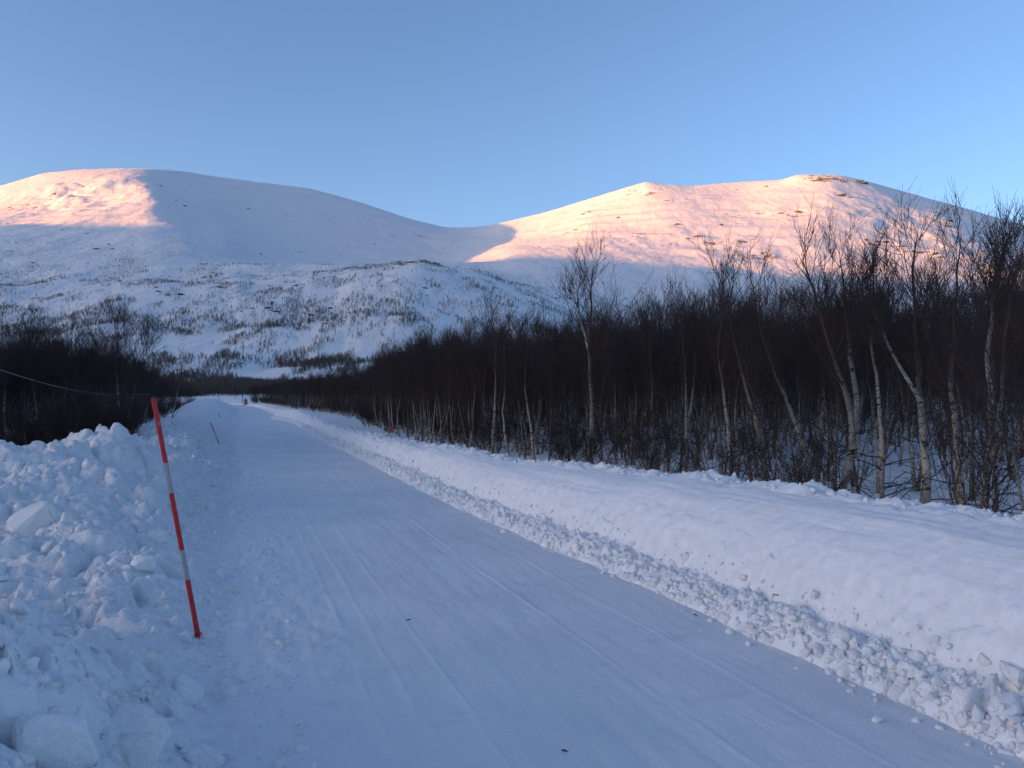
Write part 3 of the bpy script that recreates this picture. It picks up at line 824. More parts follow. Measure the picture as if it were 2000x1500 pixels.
cnt = {'R': 0, 'L': 0, 'F': 0}; cap = {'R': 205, 'L': 75, 'F': 0}
for x, y, z in TREES:
    inside = -0.64 < x / y < 0.64
    if inside and cnt[z] < cap[z]:
        cnt[z] += 1; singles.append((x, y, z))
    else: crowd.append((x, y, z))
KIND_WORDS = ['straight single-stemmed', 'slightly bowed', 'two-stemmed', 'three-stemmed', 'bushy low-branched', 'four-stemmed', 'strongly leaning', 'forked two-stemmed']
REFS = [(1155, 'the tall lone birch'), (1640, 'the crooked forked birch'), (1800, 'the thickest pale trunk'), (1925, 'the birch at the right edge'), (1490, 'the reddish-footed birch pair'), (1335, 'the V-shaped birch'), (985, 'the zigzag birch'), (750, 'the broken red marker')]
REFL = [(235, 'the bushiest left birch'), (10, 'the birch at the left edge'), (128, 'the slanting thin left birch'), (305, 'the red road marker')]
USED = {}
def zone(x, y, z, k, h):
    px = 1000 + FPX * x / y
    refs = REFL if z == 'L' else REFS
    rx, rn = min(refs, key=lambda q: abs(q[0] - px))
    l, s = road_ls(x, y)
    row = (s - 5.0) if z == 'R' else (y - 22) / 2.0
    rw = 'front-row' if row < 0.9 else ('second-row' if row < 2.2 else 'deep-standing')
    size = 'short' if h < 2.5 else ('mid-height' if h < 3.1 else 'tall')
    side = ('just ' if abs(px - rx) < 35 else '') + ('left' if px < rx else 'right')
    lab = '%s %s %s birch, %s of %s' % (size, rw, KIND_WORDS[k], side, rn)
    grp = 'birches of the left forest' if z == 'L' else 'birches of the right forest'
    return lab, grp
PH = [3.9, 3.6, 3.7, 3.55, 3.3, 3.0, 3.4, 3.4]
def tree_height(x, y, z):
    """metres: low wind-trimmed wood by the road, taller further in"""
    px = 1000 + FPX * x / y
    if z == 'R': top = np.interp(px, [560, 600, 700, 850, 950, 1100, 1300, 1400, 1600, 1700, 2000], [737, 720, 694, 664, 652, 646, 618, 598, 580, 566, 536])
    else: top = np.interp(px, [0, 100, 230, 300, 350, 420], [636, 636, 626, 648, 676, 712])
    lim = (780 - top) / FPX * y + EYE - 0.35
    return float(np.clip(lim * (rt.uniform(0.78, 1.10) if y < 45 else rt.uniform(0.5, 1.2)), 1.6 if y < 45 else 1.2, 3.9 * rt.uniform(0.85, 1.0)))
for x, y, z in singles:
    h = tree_height(x, y, z)
    k = rt.randint(len(PROTO)); hs = h / PH[k]
    lab, grp = zone(x, y, z, k, h)
    place_tree(k, x, y, rt.rand() * 6.28, (rt.uniform(0.85, 1.1) * (0.35 + 0.65 * hs), hs), lab, grp)

def crowd_obj(name, pts, coll_objs, label, cat):
    """a mass of trees: one object that scatters whole-tree meshes over its points"""
    me = bpy.data.meshes.new(name)
    P = np.array([p[:3] for p in pts], np.float32)
    me.vertices.add(len(P)); me.vertices.foreach_set('co', P.ravel())
    a = me.attributes.new('rot', 'FLOAT_VECTOR', 'POINT'); a.data.foreach_set('vector', np.array([(0, 0, p[3]) for p in pts], np.float32).ravel())
    a = me.attributes.new('scl', 'FLOAT_VECTOR', 'POINT'); a.data.foreach_set('vector', np.array([p[4] for p in pts], np.float32).ravel())
    a = me.attributes.new('pick', 'INT', 'POINT'); a.data.foreach_set('value', np.array([p[5] for p in pts], np.int32))
    o = bpy.data.objects.new(name, me); put(o, kind='stuff', label=label, cat=cat)
    coll = bpy.data.collections.new(name + '_kinds')
    for i, m in enumerate(coll_objs):
        coll.objects.link(bpy.data.objects.new('%s_kind_%02d' % (name, i), m))
    ng = bpy.data.node_groups.new(name, 'GeometryNodeTree')
    ng.interface.new_socket('Geometry', in_out='INPUT', socket_type='NodeSocketGeometry')
    ng.interface.new_socket('Geometry', in_out='OUTPUT', socket_type='NodeSocketGeometry')
    gi = ng.nodes.new('NodeGroupInput'); go = ng.nodes.new('NodeGroupOutput')
    ci = ng.nodes.new('GeometryNodeCollectionInfo'); ci.inputs['Collection'].default_value = coll
    ci.inputs['Separate Children'].default_value = True; ci.inputs['Reset Children'].default_value = True
    ip = ng.nodes.new('GeometryNodeInstanceOnPoints'); ip.inputs['Pick Instance'].default_value = True
    def na(nm, dt):
        n = ng.nodes.new('GeometryNodeInputNamedAttribute'); n.data_type = dt; n.inputs['Name'].default_value = nm; return n.outputs['Attribute']
    m2p = ng.nodes.new('GeometryNodeMeshToPoints')
    lk = ng.links.new
    lk(gi.outputs[0], m2p.inputs['Mesh']); lk(m2p.outputs[0], ip.inputs['Points']); lk(ci.outputs[0], ip.inputs['Instance'])
    lk(na('rot', 'FLOAT_VECTOR'), ip.inputs['Rotation']); lk(na('scl', 'FLOAT_VECTOR'), ip.inputs['Scale']); lk(na('pick', 'INT'), ip.inputs['Instance Index'])
    lk(ip.outputs[0], go.inputs[0])
    md = o.modifiers.new('scatter', 'NODES'); md.node_group = ng
    return o

def joined(tm, cm):
    """trunk and crown of one kind as a single mesh with two materials"""
    vs, fs, mi, th, ft, off = [], [], [], [], [], 0
    for m, k in [(q, 0) for q in tm] + [(cm, 1)]:
        v = np.empty(len(m.vertices) * 3, np.float32); m.vertices.foreach_get('co', v); v = v.reshape(-1, 3)
        f = np.empty(len(m.polygons) * 4, np.int32); m.loops.foreach_get('vertex_index', f); f = f.reshape(-1, 4)
        for lst, nm in ((th, 'thin'), (ft, 'foot')):
            a = np.ones(len(v), np.float32)
            if k == 0: m.attributes[nm].data.foreach_get('value', a)
            lst.append(a)
        vs.append(v); fs.append(f + off); mi.append(np.full(len(f), k, np.int32)); off += len(v)
    me = mesh_from('birch', np.concatenate(vs), np.concatenate(fs), mat_bark); me.materials.append(mat_twig)
    me.polygons.foreach_set('material_index', np.concatenate(mi)); add_attr(me, 'thin', np.concatenate(th)); add_attr(me, 'foot', np.concatenate(ft))
    return me
KINDS = [joined(*p) for p in PROTO]; NK = len(KINDS); KINDS = KINDS + [joined(*p) for p in BUSH]
for side, nm, lab in (('R', 'birch_forest', 'dense dark birch forest deeper behind the right snow bank'), ('L', 'birch_forest', 'dense dark birch forest deeper behind the left snow heap'), ('F', 'birch_wood', 'loose birch wood at the foot of the slope beyond the road bend')):
    pts = []
    for x, y, z in crowd:
        if z != side: continue
        zz = float(ground_at(x, y)) if z != 'F' else 1.2 + max(0, (y - 235) * 0.05)
        kk = rt.randint(NK)
        hs = tree_height(x, y, z) / PH[kk] if z != 'F' else rt.uniform(0.8, 1.25)
        pts.append((x, y, zz - 0.06, rt.rand() * 6.28, (rt.uniform(0.9, 1.15) * (0.35 + 0.65 * hs),) * 2 + (hs,), kk))
    # underwood that closes the wood to the snow further off
    for x, y, z in crowd:
        if z != side or z == 'F' or y < (38 if z == 'R' else 22) or rt.rand() > 0.6: continue
        x2, y2 = x + rt.uniform(-0.6, 0.6), y + rt.uniform(-0.6, 0.6); q = rt.uniform(0.8, 1.35)
        pts.append((x2, y2, float(ground_at(x2, y2)) - 0.05, rt.rand() * 6.28, (q, q, q * rt.uniform(0.7, 1.0)), NK + rt.randint(3)))
    crowd_obj(nm, pts, KINDS, lab, 'forest')

# ---------------------------------------------------------------- scrub along the forest edges
rb = np.random.RandomState(17)
def bush_label(px, y, left):
    refs = (REFL + [(400, 'the far left bank crest')]) if left else REFS + [(600, 'the small far right marker'), (680, 'the far end of the right bank')]
    rx, rn = min(refs, key=lambda q: abs(q[0] - px)); dpx = abs(px - rx)
    how = 'right at' if dpx < 14 else ('close ' if dpx < 45 else 'some way ') + ('left of' if px < rx else 'right of')
    near = 'nearest ' if y < 12 else ('low ' if y < 22 else ('small ' if y < 45 else 'tiny distant '))
    return ('%sleafless bush %s %s' % (near, how, rn), 'leafless bushes of the left forest edge' if left else 'leafless bushes along the right bank')
nbush = 0
for l in np.concatenate([np.arange(2.5, 26, 1.15), np.arange(27, 75, 2.2)]):
    l = l + rb.uniform(-0.3, 0.3); s = np.interp(l, [0, 6, 16, 30, 48, 62, 90], [5.9, 5.6, 5.3, 5.3, 7.4, 8.8, 6.6]) + rb.uniform(0, 1.6)
    x, y = (float(v) for v in road_xy(l, s))
    if y < 4 or x / y > 0.68: continue
    px = 1000 + FPX * x / y
    lab, g = bush_label(px, y, False)
    place_tree(rb.randint(3), x, y, rb.rand() * 6.28, (rb.uniform(0.8, 1.2), rb.uniform(0.55, 1.0)), lab, g, bank=BUSH, name='leafless_bush', cat='bush')
for k in range(26):
    px = rb.uniform(-20, 240); y = rb.uniform(20, 24) if px < 330 else rb.uniform(40, 85)
    x = ray(px, 780)[0] * y
    l, s = road_ls(x, y)
    if px > 330 and edge_l(l) - s < 2.0 * np.interp(l, [0, 15, 30, 45, 70, 100, 150, 200], [1.5, 2.0, 2.6, 3.2, 3.9, 4.3, 4.0, 3.0]): continue
    lab, g = bush_label(px, y, True)
    place_tree(rb.randint(3), x, y, rb.rand() * 6.28, (rb.uniform(0.9, 1.4), rb.uniform(0.7, 1.1)), lab, g, bank=BUSH, name='leafless_bush', cat='bush')

# ---------------------------------------------------------------- stunted birches scattered over the slopes
def scrub_mesh(seed):
    r = np.random.RandomState(seed); parts = []
    st = stem_line(2.6, (r.uniform(-.2, .2), 0), r.uniform(-.2, .2), r.rand() * 6, n=5)
    parts.append(tubes(st[None], (0.055 * np.linspace(1, 0.4, 5))[None], 3))
    p0, d0, ff = pick(st[None], 9, 0.2, 0.95, r)
    B = grow(p0, side_dirs(d0, np.radians(r.uniform(25, 55, 9)), r), r.uniform(0.6, 1.3, 9), 4, 0.8, 0.1, r)
    parts.append(tubes(B, (0.034 * np.linspace(1, 0.4, 4))[None] * np.ones((9, 1)), 3))
    p, d, f = pick(B, 3, 0.2, 1, r)
    B = grow(p, side_dirs(d, np.radians(r.uniform(20, 45, 27)), r), r.uniform(0.3, 0.7, 27), 2, 0.5, 0.1, r)
    parts.append(tubes(B, np.full((27, 2), 0.026), 3))
    v, f = merge(parts); return mesh_from('scrub', v, f, mat_scrub)
mat_scrub = simple('scrub_twig', (0.085, 0.072, 0.068), 0.9)
SCRUB = [scrub_mesh(s) for s in range(60, 66)]
rs_ = np.random.RandomState(33)
for side in ('left', 'right'):
    pts = []
    N = 170000
    px = rs_.uniform(-60, 905, N) if side == 'left' else rs_.uniform(905, 2060, N)
    w = rs_.uniform(0.15, 5.7, N)
    P = on_mountain(px, w)
    # denser low down and in bands along terraces and gullies
    dn = np.interp(w, [0, 1.0, 1.8, 3, 4, 5, 5.7], [1.6, 1.5, 0.85, 0.48, 0.34, 0.17, 0.03])
    cl_ = fbm(P[:, 0] / 60.0 + P[:, 1] / 160.0, P[:, 1] / 130.0, 3, 91) + 0.7 * fbm(P[:, 0] / 18.0, P[:, 1] / 40.0, 3, 95)
    ok = rs_.rand(N) < dn * sstep(-0.25, 0.75, cl_) * (P[:, 1] / 900.0 + 0.2) * 2.0
    P = P[ok]; w = w[ok]; n = len(P)
    sc = (0.45 + 0.95 * rs_.rand(n) ** 1.8) * (1.0 - 0.07 * np.maximum(0, w - 2))
    rz_ = rs_.rand(n) * 6.28; ki = rs_.randint(6, size=n)
    pts = [(P[i, 0], P[i, 1], P[i, 2] - 0.3, rz_[i], (sc[i] * 1.15, sc[i] * 1.15, sc[i]), ki[i]) for i in range(n)]
    crowd_obj('birch_scrub', pts, SCRUB, 'sparse stunted birches dotting the shaded %s slope of the valley' % side, 'birch scrub')
    print('scrub', side, len(pts))
print('trees', len(TREES), 'singles', len(singles), 'crowd', len(crowd), cnt)
# ================================================================ rocks baring the slopes
import bmesh
t = NT('bare_rock')
g = t.n('ShaderNodeNewGeometry'); sx = t.n('ShaderNodeSeparateXYZ'); t.l(g.outputs['Normal'], sx.inputs[0])
n = t.noise(t.pos(), 0.8, 4, 0.6)
up = t.math('ADD', sx.outputs['Z'], t.math('MULTIPLY', t.math('SUBTRACT', n, 0.5), 1.1))
c = t.mix(n, (0.035, 0.032, 0.03), (0.12, 0.105, 0.09))
t.color(t.mix(t.ramp(up, [(0.62, 0.0), (0.72, 1.0)]), c, (0.80, 0.80, 0.81))); t.set(Roughness=0.9)
mat_rock = t.m
def hull_mesh(name, seed, dims, n=22, mat=None, bev=0.0, smooth=False):
    r = np.random.RandomState(seed); bm = bmesh.new()
    for k in range(n):
        v = r.uniform(-1, 1, 3); v /= max(np.abs(v).max(), 1e-3) if r.rand() < 0.8 else 1.3
        bm.verts.new(v * r.uniform(0.75, 1.0) * np.array(dims))
    res = bmesh.ops.convex_hull(bm, input=bm.verts)
    bmesh.ops.delete(bm, geom=[v for v in bm.verts if not v.link_faces], context='VERTS')
    if bev:
        bmesh.ops.bevel(bm, geom=bm.edges[:], offset=bev, segments=2, affect='EDGES', profile=0.6)
        bmesh.ops.triangulate(bm, faces=bm.faces[:])
        bmesh.ops.subdivide_edges(bm, edges=[e for e in bm.edges if e.calc_length() > 0.03], cuts=3, use_grid_fill=True)
        bmesh.ops.smooth_vert(bm, verts=bm.verts[:], factor=0.5, use_axis_x=True, use_axis_y=True, use_axis_z=True)
        for v in bm.verts:
            c = np.array(v.co); q = fbm(np.array([c[0] * 14 + c[2] * 9]), np.array([c[1] * 14 - c[2] * 6]), 4, seed)[0]
            v.co = c * (1 + 0.22 * q)
    me = bpy.data.meshes.new(name); bm.to_mesh(me); bm.free()
    me.polygons.foreach_set('use_smooth', np.full(len(me.polygons), smooth))
    me.materials.append(mat); return me
ROCKS = [hull_mesh('rock', 300 + k, (1, 0.6, 0.35), 16, mat_rock) for k in range(5)]
rr_ = np.random.RandomState(71)
RK = [(805, 513, 30), (786, 517, 16), (822, 512, 14), (355, 577, 18), (310, 570, 18), (325, 580, 11), (303, 563, 9), (525, 559, 12), (577, 559, 20), (588, 563, 10), (493, 606, 10), (524, 606, 15), (538, 613, 16),
      (609, 619, 19), (644, 604, 16), (646, 617, 8), (682, 610, 12), (637, 635, 16), (233, 550, 12), (509, 497, 8), (315, 541, 10), (205, 608, 6), (21, 645, 8), (829, 566, 12), (833, 578, 8), (857, 597, 8),
      (721, 596, 8), (782, 618, 10), (311, 363, 8), (340, 392, 9), (356, 403, 10), (49, 401, 7), (93, 386, 7), (157, 366, 6), (560, 420, 6), (480, 408, 8), (210, 478, 9), (165, 457, 8), (120, 300 + 150, 6),
      (185, 488, 14), (215, 487, 10), (420, 480, 5), (60, 515, 9), (730, 480, 5), (770, 450, 4),
      (1111, 585, 14), (1223, 584, 10), (1645, 384, 22), (1660, 386, 10), (1559, 415, 18), (1527, 419, 11), (1540, 424, 8), (1680, 357, 22), (1692, 360, 14), (1398, 489, 6), (1475, 501, 8), (1360, 463, 20), (1345, 467, 10), (1604, 520, 10),
      (1860, 436, 14), (1153, 415, 12), (1140, 420, 9), (1125, 450, 10), (1209, 427, 12), (1110, 455, 10), (1321, 440, 12), (1410, 440, 9), (1440, 372, 10), (1500, 365, 8), (1230, 478, 7), (1310, 478, 8), (1290, 505, 7), (1180, 500, 5), (1420, 420, 7), (1470, 470, 9)]
for k in range(22): RK.append((1695 + k * 7 + rr_.uniform(-4, 4), 471 + k * 1.6 + rr_.uniform(-5, 5), rr_.uniform(5, 13)))
for k in range(26): RK.append((rr_.uniform(960, 1900), rr_.uniform(395, 540), rr_.uniform(2.5, 6)))
for k in range(40): RK.append((rr_.uniform(0, 880), rr_.uniform(480, 660), rr_.uniform(2.5, 6)))
for px, py, wpx in RK:
    P = mountain_at(px, py)
    if P[2] < 5: continue
    sc = wpx * P[1] / FPX * 0.55
    o = bpy.data.objects.new('rock', ROCKS[rr_.randint(5)])
    put(o, parent=mountain_left if px < 905 else mountain_right)
    o.location = (P[0], P[1], P[2] + 0.05 * sc); o.scale = (sc, sc, sc * rr_.uniform(0.6, 1.1))
    o.rotation_euler = (rr_.uniform(-0.25, 0.25), rr_.uniform(-0.2, 0.3), rr_.uniform(-0.6, 0.6))

# ================================================================ snow clods and blocks
mat_clod = snow_mat('clod_snow', base=(0.84, 0.84, 0.85), coarse=38.0, fine=120.0, bs=0.9, bd=0.012)
def clod_mesh(seed, sub):
    bm = bmesh.new(); bmesh.ops.create_icosphere(bm, subdivisions=sub, radius=1.0)
    r = np.random.RandomState(seed); k = r.randn(5, 3); a = r.uniform(0.05, 0.15, 5); ph = r.rand(5) * 6
    st = r.uniform(0.7, 1.15, 3); cuts = [(unit(r.randn(3)), r.uniform(0.45, 0.8)) for q in range(6)]
    for v in bm.verts:
        c = np.array(v.co); m = 1 + sum(a[i] * math.sin(2.2 * k[i].dot(c) + ph[i]) for i in range(5))
        c = c * m
        for n_, d_ in cuts:                      # broken faces
            h = n_.dot(c) - d_
            if h > 0: c = c - n_ * h * 0.85
        if sub > 1: c = c * (1 + 0.20 * fbm(np.array([c[0] * 2.6 + c[2] * 2]), np.array([c[1] * 2.6 - c[2] * 1.6]), 4, seed, 0.6)[0])
        v.co = c * st
    me = bpy.data.meshes.new('snow_clod'); bm.to_mesh(me); bm.free()
    me.polygons.foreach_set('use_smooth', np.full(len(me.polygons), True)); me.materials.append(mat_clod); return me
CLODS = [clod_mesh(400 + k, 3) for k in range(6)]; LOWC = [clod_mesh(420 + k, 1) for k in range(5)]
rc = np.random.RandomState(81)
cl = []
for k in range(9000):
    l = 2.0 + 46 * rc.rand() ** 1.8
    d = 0.03 + 0.42 * rc.beta(1.3, 2.0) if rc.rand() < 0.965 else -rc.exponential(0.07)
    size = rc.lognormal(-4.35, 0.62) * (1.25 if d < 0.25 else 0.9)
    if d < 0: size *= 0.6
    cl.append((l, d, min(size, 0.045)))
for px, py, sz in ((1715, 1398, .034), (1725, 1340, .03), (1660, 1340, .026), (1640, 1320, .03), (1790, 1398, .028), (1885, 1405, .085), (1960, 1425, .10), (1935, 1395, .06), (1850, 1385, .045), (1775, 1350, .055), (1620, 1305, .04), (1985, 1400, .07)):
    P = spot(px, py, 0.03); l, s = road_ls(P[0], P[1]); cl.append((float(l), float(s - edge_r(l)), sz))
def snow_top(l, d):
    s = edge_r(l) + d
    return np.where(d < 0.02, road_z(l, s), np.maximum(bank_r(l, s), road_z(l, s) - 0.1))
cl = np.array(cl); zt = snow_top(cl[:, 0], cl[:, 1]); cx, cy = road_xy(cl[:, 0], edge_r(cl[:, 0]) + cl[:, 1])
order = np.argsort(-cl[:, 2] / np.maximum(cl[:, 0], 2.0))
for i in order[:290]:
    o = bpy.data.objects.new('snow_clod', CLODS[rc.randint(6)]); put(o, parent=snow_bank_right)
    r = cl[i, 2]; o.location = (cx[i], cy[i], zt[i] + 0.12 * r); o.scale = (r * rc.uniform(.8, 1.2), r * rc.uniform(.8, 1.2), r * rc.uniform(.7, 1.0)); o.rotation_euler = rc.rand(3) * 6.28
def clod_mass(name, idx, X, Y, Z, S, parent):
    parts = []
    for i in idx:
        m = LOWC[rc.randint(5)]
        v = np.array([q.co for q in m.vertices]); a = rc.rand() * 6.28
        v = v * S[i] * rc.uniform(.75, 1.2, 3); v = np.stack([v[:, 0] * math.cos(a) - v[:, 1] * math.sin(a), v[:, 0] * math.sin(a) + v[:, 1] * math.cos(a), v[:, 2]], -1)
        parts.append((v + np.array([X[i], Y[i], Z[i] + 0.1 * S[i]]), np.array([p.vertices[:] for p in m.polygons])))
    v, f = merge(parts)
    return put(bpy.data.objects.new(name, mesh_from(name, v, f, mat_clod)), kind='stuff', parent=parent)
clod_mass('snow_crumbs', order[290:], cx, cy, zt, cl[:, 2], snow_bank_right)
lc = 3.0 + 40 * rc.rand(1500) ** 1.6; wc = np.interp(lc, [0, 8, 14, 25, 60, 200], [1.65, 1.35, 1.05, 0.85, 0.8, 0.9]); dc = wc * (0.85 + 0.35 * rc.rand(1500)) + 0.35 * rc.rand(1500) ** 3
xc, yc = road_xy(lc, edge_r(lc) + dc); sc_ = np.minimum(rc.lognormal(-4.1, 0.6, 1500), 0.045)
clod_mass('snow_crumbs', np.arange(1500), xc, yc, bank_r(lc, edge_r(lc) + dc), sc_, snow_bank_right)

# rubble over the left heap and along the road's left edge
N = 5200
ry = 2.0 + 24 * rc.rand(N) ** 1.6; dl = rc.rand(N) ** 1.4 * 3.2 - 0.25
lx, ly = road_xy(ry, edge_l(ry) - dl)
keep = (lx / ly > -0.66)
lx, ly, dl = lx[keep], ly[keep], dl[keep]
lz = np.where(dl < 0.0, road_z(*road_ls(lx, ly)), bank_l(lx, ly)); lz = np.maximum(lz, road_z(*road_ls(lx, ly)) - 0.02)
S = np.minimum(rc.lognormal(-4.15, 0.65, len(lx)), 0.10) * np.where(dl < 0.1, 0.6, 1.0)
order = np.argsort(-S / np.maximum(ly, 2.0))
for i in order[:260]:
    o = bpy.data.objects.new('snow_clod', CLODS[rc.randint(6)]); put(o, parent=snow_bank_left)
    r = S[i]; o.location = (lx[i], ly[i], lz[i] - 0.12 * r); o.scale = (r * rc.uniform(.8, 1.3), r * rc.uniform(.8, 1.2), r * rc.uniform(.6, 1.0)); o.rotation_euler = rc.rand(3) * 6.28
clod_mass('snow_crumbs', order[260:], lx, ly, lz, S, snow_bank_left)

def block(px, py, up, dims, rot, seed, label):
    me = hull_mesh('snow_block', seed, dims, 18, mat_clod, bev=min(dims) * 0.08, smooth=True)
    P = hit_left(px, py); o = bpy.data.objects.new('snow_block', me)
    put(o, label=label, cat='snow block', group='broken snow blocks on the left heap')
    o.location = (P[0], P[1], P[2] + up); o.rotation_euler = rot
block(105, 1475, 0.04, (0.125, 0.10, 0.13), (0.25, -0.35, 0.3), 501, 'angular snow block with a flat pale face in the lower left corner')
block(262, 1465, 0.02, (0.16, 0.11, 0.12), (0.35, 0.25, -0.4), 502, 'broad flat snow slab just right of the corner block')
block(392, 1490, 0.01, (0.09, 0.07, 0.09), (0.2, 0.5, 0.6), 503, 'smooth rounded snow chunk at the bottom edge right of the slab')
block(58, 1020, 0.03, (0.26, 0.16, 0.14), (0.3, -0.25, 0.5), 508, 'large tilted snow slab in the hollow at the left edge')
block(280, 1110, 0.02, (0.10, 0.08, 0.09), (-0.2, 0.2, 0.5), 507, 'ragged snow chunk on the near heap crest beside the marker')

# ================================================================ road markers
t = NT('marker_red'); nn = t.noise(t.objc(), 40.0, 3, 0.6)
fr = t.ramp(t.noise(t.objc((1, 1, 0.35)), 55.0, 4, 0.7), [(0.60, 0.0), (0.72, 0.65)])
t.color(t.mix(fr, t.mix(nn, (0.40, 0.012, 0.014), (0.52, 0.018, 0.018)), (0.62, 0.45, 0.46))); t.set(Roughness=0.45); mat_red = t.m
t = NT('marker_reflective'); nn = t.noise(t.objc(), 60.0, 3, 0.6)
t.color(t.mix(nn, (0.26, 0.28, 0.30), (0.36, 0.38, 0.40))); t.set(Roughness=0.35); mat_refl = t.m
mat_wood = simple('splintered_core', (0.30, 0.05, 0.04), 0.8)
def marker(base, tip, rad, bands, label, frayed=False):
    """bands: list of (from, to, red?) along the stick"""
    base = np.array(base, float); tip = np.array(tip, float); ax = tip - base
    e = bpy.data.objects.new('snow_marker', None); put(e, label=label, cat='snow marker', group='red and white snow markers along the road'); e.location = base
    for a, b, red in bands:
        f = np.linspace(a, b, 4)[None, :, None]; P = ax * f
        rr2 = (rad * (1.0 - 0.12 * np.linspace(a, b, 4)))[None] * (1.0 if red else 1.02)
        v, fc = tubes(P, rr2, 14)
        o = bpy.data.objects.new('red_band' if red else 'reflective_band', mesh_from('band', v, fc, mat_red if red else mat_refl)); put(o, parent=e)
        if b >= 0.999:
            m = len(v) - 14
            v2, f2 = tubes(np.array([[ax * 0.999, ax * 1.0 + 0.002 * unit(ax), ax * 1.0 + 0.004 * unit(ax)]]), np.array([[rad * 0.88, rad * 0.8, 0.001]]), 14)
            put(bpy.data.objects.new('end_cap', mesh_from('end_cap', v2, f2, mat_red)), parent=e)
    if frayed:
        r = np.random.RandomState(3); a = r.rand(7) * 6.28
        p0 = np.stack([np.cos(a), np.sin(a), 0 * a], -1) * rad * 0.75 + ax * 0.02
        B = grow(p0, unit(np.stack([0.5 * np.cos(a) + 0.25, 0.5 * np.sin(a), -1.2 + 0 * a], -1)), r.uniform(0.03, 0.09, 7), 4, 0.0, 0.15, r)
        v, fc = tubes(B, rad * 0.35 * np.linspace(1, 0.1, 4)[None] * np.ones((7, 1)), 5)
        put(bpy.data.objects.new('frayed_foot', mesh_from('frayed_foot', v, fc, mat_red)), parent=e)
    return e
def at_depth(px, py, d):
    t_, e_ = ray(px, py); return np.array([t_ * d, d, EYE + e_ * d])
B0 = at_depth(387, 1243, 5.35); T0 = at_depth(300, 779, 5.15)
marker(B0, T0, 0.0165, [(0.0, 0.245, True), (0.245, 0.372, False), (0.372, 0.612, True), (0.612, 0.738, False), (0.738, 1.0, True)], 'leaning red and grey banded snow marker standing close in the left foreground', True)
for (bx_, by_, tx_, ty_, zb, lab) in ((431, 874, 411, 825, 0.10, 'second snow marker, thin and leaning left, halfway up the road'), (441, 829, 426, 807, 0.05, 'third thin dark snow marker on the left, leaning left'),
                                    (437, 806, 421, 790, 0.25, 'farthest tiny snow marker on the left bank, leaning left')):
    P = spot(bx_, by_, zb); T = at_depth(tx_, ty_, P[1])
    g = ground_at(P[0], P[1]); P2 = P + (P - T) * 0.1; P2[2] = min(P2[2], g - 0.05)
    marker(P2, T, 0.0165, [(0.0, 0.42, True), (0.42, 0.60, False), (0.60, 1.0, True)], lab)
P = at_depth(743, 872, 23.5); T = at_depth(768, 829, 23.3)
marker(P, T, 0.02, [(0.0, 0.38, True), (0.38, 0.62, False), (0.62, 1.0, True)], 'red and white snow marker tilted right against the dark thicket behind the right bank')
P = at_depth(585, 824, 56); T = at_depth(598, 803, 56)
marker(P, T, 0.022, [(0.0, 0.4, True), (0.4, 0.6, False), (0.6, 1.0, True)], 'small far snow marker leaning right on the hollow of the right bank')

# ================================================================ snowmobile with rider at the bend
def loft_box(sections, mat, name):
    """box-like hull through cross-sections (y, half width, z low, z high, rounding)"""
    rows = []
    for y, w, z0, z1, rd in sections:
        a = np.linspace(0, 2 * np.pi, 16, endpoint=False); c, s_ = np.cos(a), np.sin(a); ex = rd
        rows.append(np.stack([np.sign(c) * np.abs(c) ** ex * w, np.full(16, y), (z0 + z1) / 2 + np.sign(s_) * np.abs(s_) ** ex * (z1 - z0) / 2], -1))
    P = np.array(rows); f = grid_faces(len(rows), 16, True)
    v = P.reshape(-1, 3); n = len(v)
    v = np.concatenate([v, P[0].mean(0)[None], P[-1].mean(0)[None]])
    cap = [[(i + 1) % 16, i, n, n] for i in range(16)] + [[n - 16 + i, n - 16 + (i + 1) % 16, n + 1, n + 1] for i in range(16)]
    me = bpy.data.meshes.new(name); me.from_pydata(v.tolist(), [], [q[:3] if q[2] == q[3] else q for q in f.tolist() + cap]); me.update()
    me.polygons.foreach_set('use_smooth', np.full(len(me.polygons), True)); me.materials.append(mat); return me
m_hull = simple('snowmobile_hull', (0.02, 0.02, 0.022), 0.35); m_acc = simple('snowmobile_orange', (0.45, 0.12, 0.02), 0.4); m_rub = simple('black_rubber', (0.012, 0.012, 0.013), 0.8)
m_gls = simple('smoked_windscreen', (0.03, 0.035, 0.04), 0.15); m_lamp = simple('headlamp_glass', (0.7, 0.7, 0.65), 0.2); m_suit = simple('dark_riding_suit', (0.022, 0.022, 0.028), 0.8); m_helm = simple('black_helmet', (0.02, 0.02, 0.022), 0.3); m_tan = simple('tan_visor', (0.20, 0.12, 0.07), 0.4)
SP = np.array([ray(480, 790)[0] * 188, 188, 0])
gz = float(road_z(*[np.array(v) for v in road_ls(SP[0], SP[1])]))
sm_ = bpy.data.objects.new('snowmobile', None); put(sm_, label='dark snowmobile facing the camera at the far bend of the road', cat='snowmobile')
sm_.scale = (1.0, 1.0, 0.88); sm_.location = (SP[0], SP[1], gz); sm_.rotation_euler = (0, 0, math.atan2(-SP[0], SP[1]) + math.pi + math.pi)
def smp(nm, me, parent=None): return put(bpy.data.objects.new(nm, me), parent=parent or sm_)
hull = smp('hull', loft_box([(-1.25, 0.10, 0.34, 0.46, .6), (-1.05, 0.34, 0.30, 0.66, .6), (-0.6, 0.44, 0.28, 0.86, .6), (-0.2, 0.40, 0.30, 0.92, .6), (0.2, 0.28, 0.34, 0.80, .6)], m_hull, 'hull'))
smp('nose_panel', loft_box([(-1.27, 0.06, 0.40, 0.48, .7), (-1.15, 0.12, 0.42, 0.60, .7), (-1.0, 0.12, 0.46, 0.70, .7)], m_acc, 'nose_panel'), hull)
